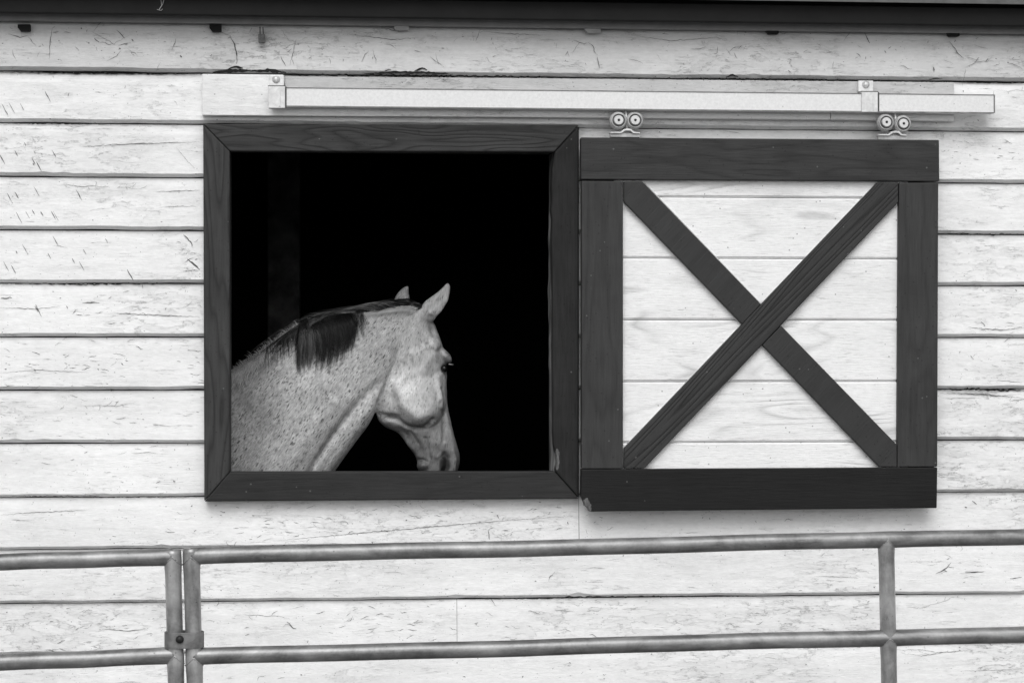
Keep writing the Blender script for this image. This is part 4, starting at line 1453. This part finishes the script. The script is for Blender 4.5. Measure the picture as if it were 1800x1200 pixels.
def rail_line(u0, v0, u1, v1):
    return at(u0, v0, FY), at(u1, v1, FY)


def build_panel(root, x0px, rails, posts):
    """rails: list of (u0,v0,u1,v1) centre lines; posts: list of (u_top, v_top, u_low, v_low)"""
    tops = []
    for (u0, v0, u1, v1) in rails:
        a, b = at(u0, v0, FY), at(u1, v1, FY)
        tops.append((a, b))
    dz = tops[0][0].z - tops[1][0].z
    for k in range(2, 5):
        a, b = tops[1]
        q = Vector((0, 0, -dz * (k - 1)))
        tops.append((a + q, b + q))
    for i, (a, b) in enumerate(tops):
        n = 260
        pts, rad = [], []
        for j in range(n + 1):
            p = a.lerp(b, j / n)
            p = p + Vector((0, 0, 0.0010 * math.sin(j * 0.07 + i) + 0.0005 * math.sin(j * 0.19)))
            pts.append(p)
            q_ = 0
            for (ut, vt, ul, vl) in posts:
                q_ = max(q_, math.exp(-((p.x - at(ut, vt, FY).x) / 0.036) ** 2))
            rad.append(RP * (1 + 0.045 * q_))
        bm = bmesh.new()
        tube(bm, pts, rad, 28)
        link('rail', bm, M_GALV, root, smooth=True)
    for (ut, vt, ul, vl) in posts:
        a, b = at(ut, vt, FY), at(ul, vl, FY)
        d = (b - a).normalized()
        end = a + d * (a.z / -d.z)
        end.z = 0.0
        pts, rad = [], []
        L = (end - a).length
        n = 120
        for j in range(n + 1):
            p = a.lerp(end, j / n)
            pts.append(p)
            # welds: the pipe swells slightly where a rail runs into it
            sw = 0
            for (ra, rb) in tops[:2]:
                t = (p.x - ra.x) / (rb.x - ra.x)
                zc = ra.z + (rb.z - ra.z) * t
                sw = max(sw, math.exp(-((p.z - zc + 0.012) / 0.026) ** 2))
            rad.append(RP * (0.975 + 0.075 * sw))
        bm = bmesh.new()
        tube(bm, pts, rad, 28)
        link('post', bm, M_GALV_P, root, smooth=True)
        for (ra, rb) in tops[:2]:                 # weld bead along the coped joint
            t = (a.x - ra.x) / (rb.x - ra.x)
            zc = ra.z + (rb.z - ra.z) * t
            cx = (a + d * ((a.z - zc) / -d.z)).x
            pts, rad = [], []
            for k_ in range(49):
                ph = math.pi + math.pi * k_ / 48
                rr = RP * 1.03
                pts.append(Vector((cx + rr * math.cos(ph), FY + rr * math.sin(ph), zc - rr * abs(math.cos(ph)) * 0.96 + random.gauss(0, 0.0004))))
                rad.append(0.0016 * random.uniform(0.7, 1.3))
            bm = bmesh.new()
            tube(bm, pts, rad, 8)
            link('weld_bead', bm, M_GALV_P, root, smooth=True)


LP_POST, RP_POST = (303.5, 966, 309.5, 1200), (336, 963, 342.5, 1200)
lp = empty('fence_panel', at(-600, 1500, FY) * 1.0, 'left galvanised pipe fence panel, running out of the photo to the left', 'fence panel', 'pipe fence panels in front of the barn')
lp.location.z = 0
build_panel(lp, 0, [(-900, 1019, 303.5, 977.5), (-900, 1202, 307.5, 1150.5)], [LP_POST, (-895, 1007, -889, 1241)])
rp = empty('fence_panel', at(1100, 1500, FY), 'right galvanised pipe fence panel with a middle post, below window and shutter', 'fence panel', 'pipe fence panels in front of the barn')
rp.location.z = 0
build_panel(rp, 0, [(336, 977, 2700, 921), (340.5, 1153.5, 2700, 1089)], [RP_POST, (1557.5, 944, 1563, 1200), (2695, 910, 2701, 1140)])
# strap clamp that ties the two panels
cl = empty('strap_clamp', at(320, 1122, FY), 'flat steel strap clamp with a bolt, tying the two pipe posts together', 'clamp')
bm = bmesh.new()
a, b = at(303.5 + (1122 - 966) * 6 / 234, 1122, FY), at(336 + (1122 - 963) * 6.5 / 237, 1122, FY)
prof = []
ro = RP + 0.0052
for k in range(19):
    q = math.pi / 2 + math.pi * k / 18
    prof.append((a.x + ro * math.cos(q), FY + ro * math.sin(q)))
for k in range(19):
    q = -math.pi / 2 + math.pi * k / 18
    prof.append((b.x + ro * math.cos(q), FY + ro * math.sin(q)))
# pinch between the pipes
z0, z1 = at(320, 1137, FY).z, at(320, 1109, FY).z
rin = RP + 0.0016
prin = []
for k in range(19):
    q = math.pi / 2 + math.pi * k / 18
    prin.append((a.x + rin * math.cos(q), FY + rin * math.sin(q)))
for k in range(19):
    q = -math.pi / 2 + math.pi * k / 18
    prin.append((b.x + rin * math.cos(q), FY + rin * math.sin(q)))
n = len(prof)
ring = [[bm.verts.new((p[0], p[1], z)) for p in pr] for pr, z in ((prof, z0), (prof, z1), (prin, z1), (prin, z0))]
for i in range(4):
    for k in range(n):
        j = (i + 1) % 4
        bm.faces.new([ring[i][k], ring[i][(k + 1) % n], ring[j][(k + 1) % n], ring[j][k]])
link('strap', bm, M_STRAP_SHADE, cl, bevel=0.0008)
bm = bmesh.new()
c = at(316, 1123, FY - ro)
c.y = FY - ro
lathe_y(bm, c, [(0, -0.010), (0.006, -0.0095), (0.0095, -0.005), (0.0102, 0.0005), (0, 0.0005)], 20)
link('bolt', bm, M_DARKBOLT, cl, smooth=True)
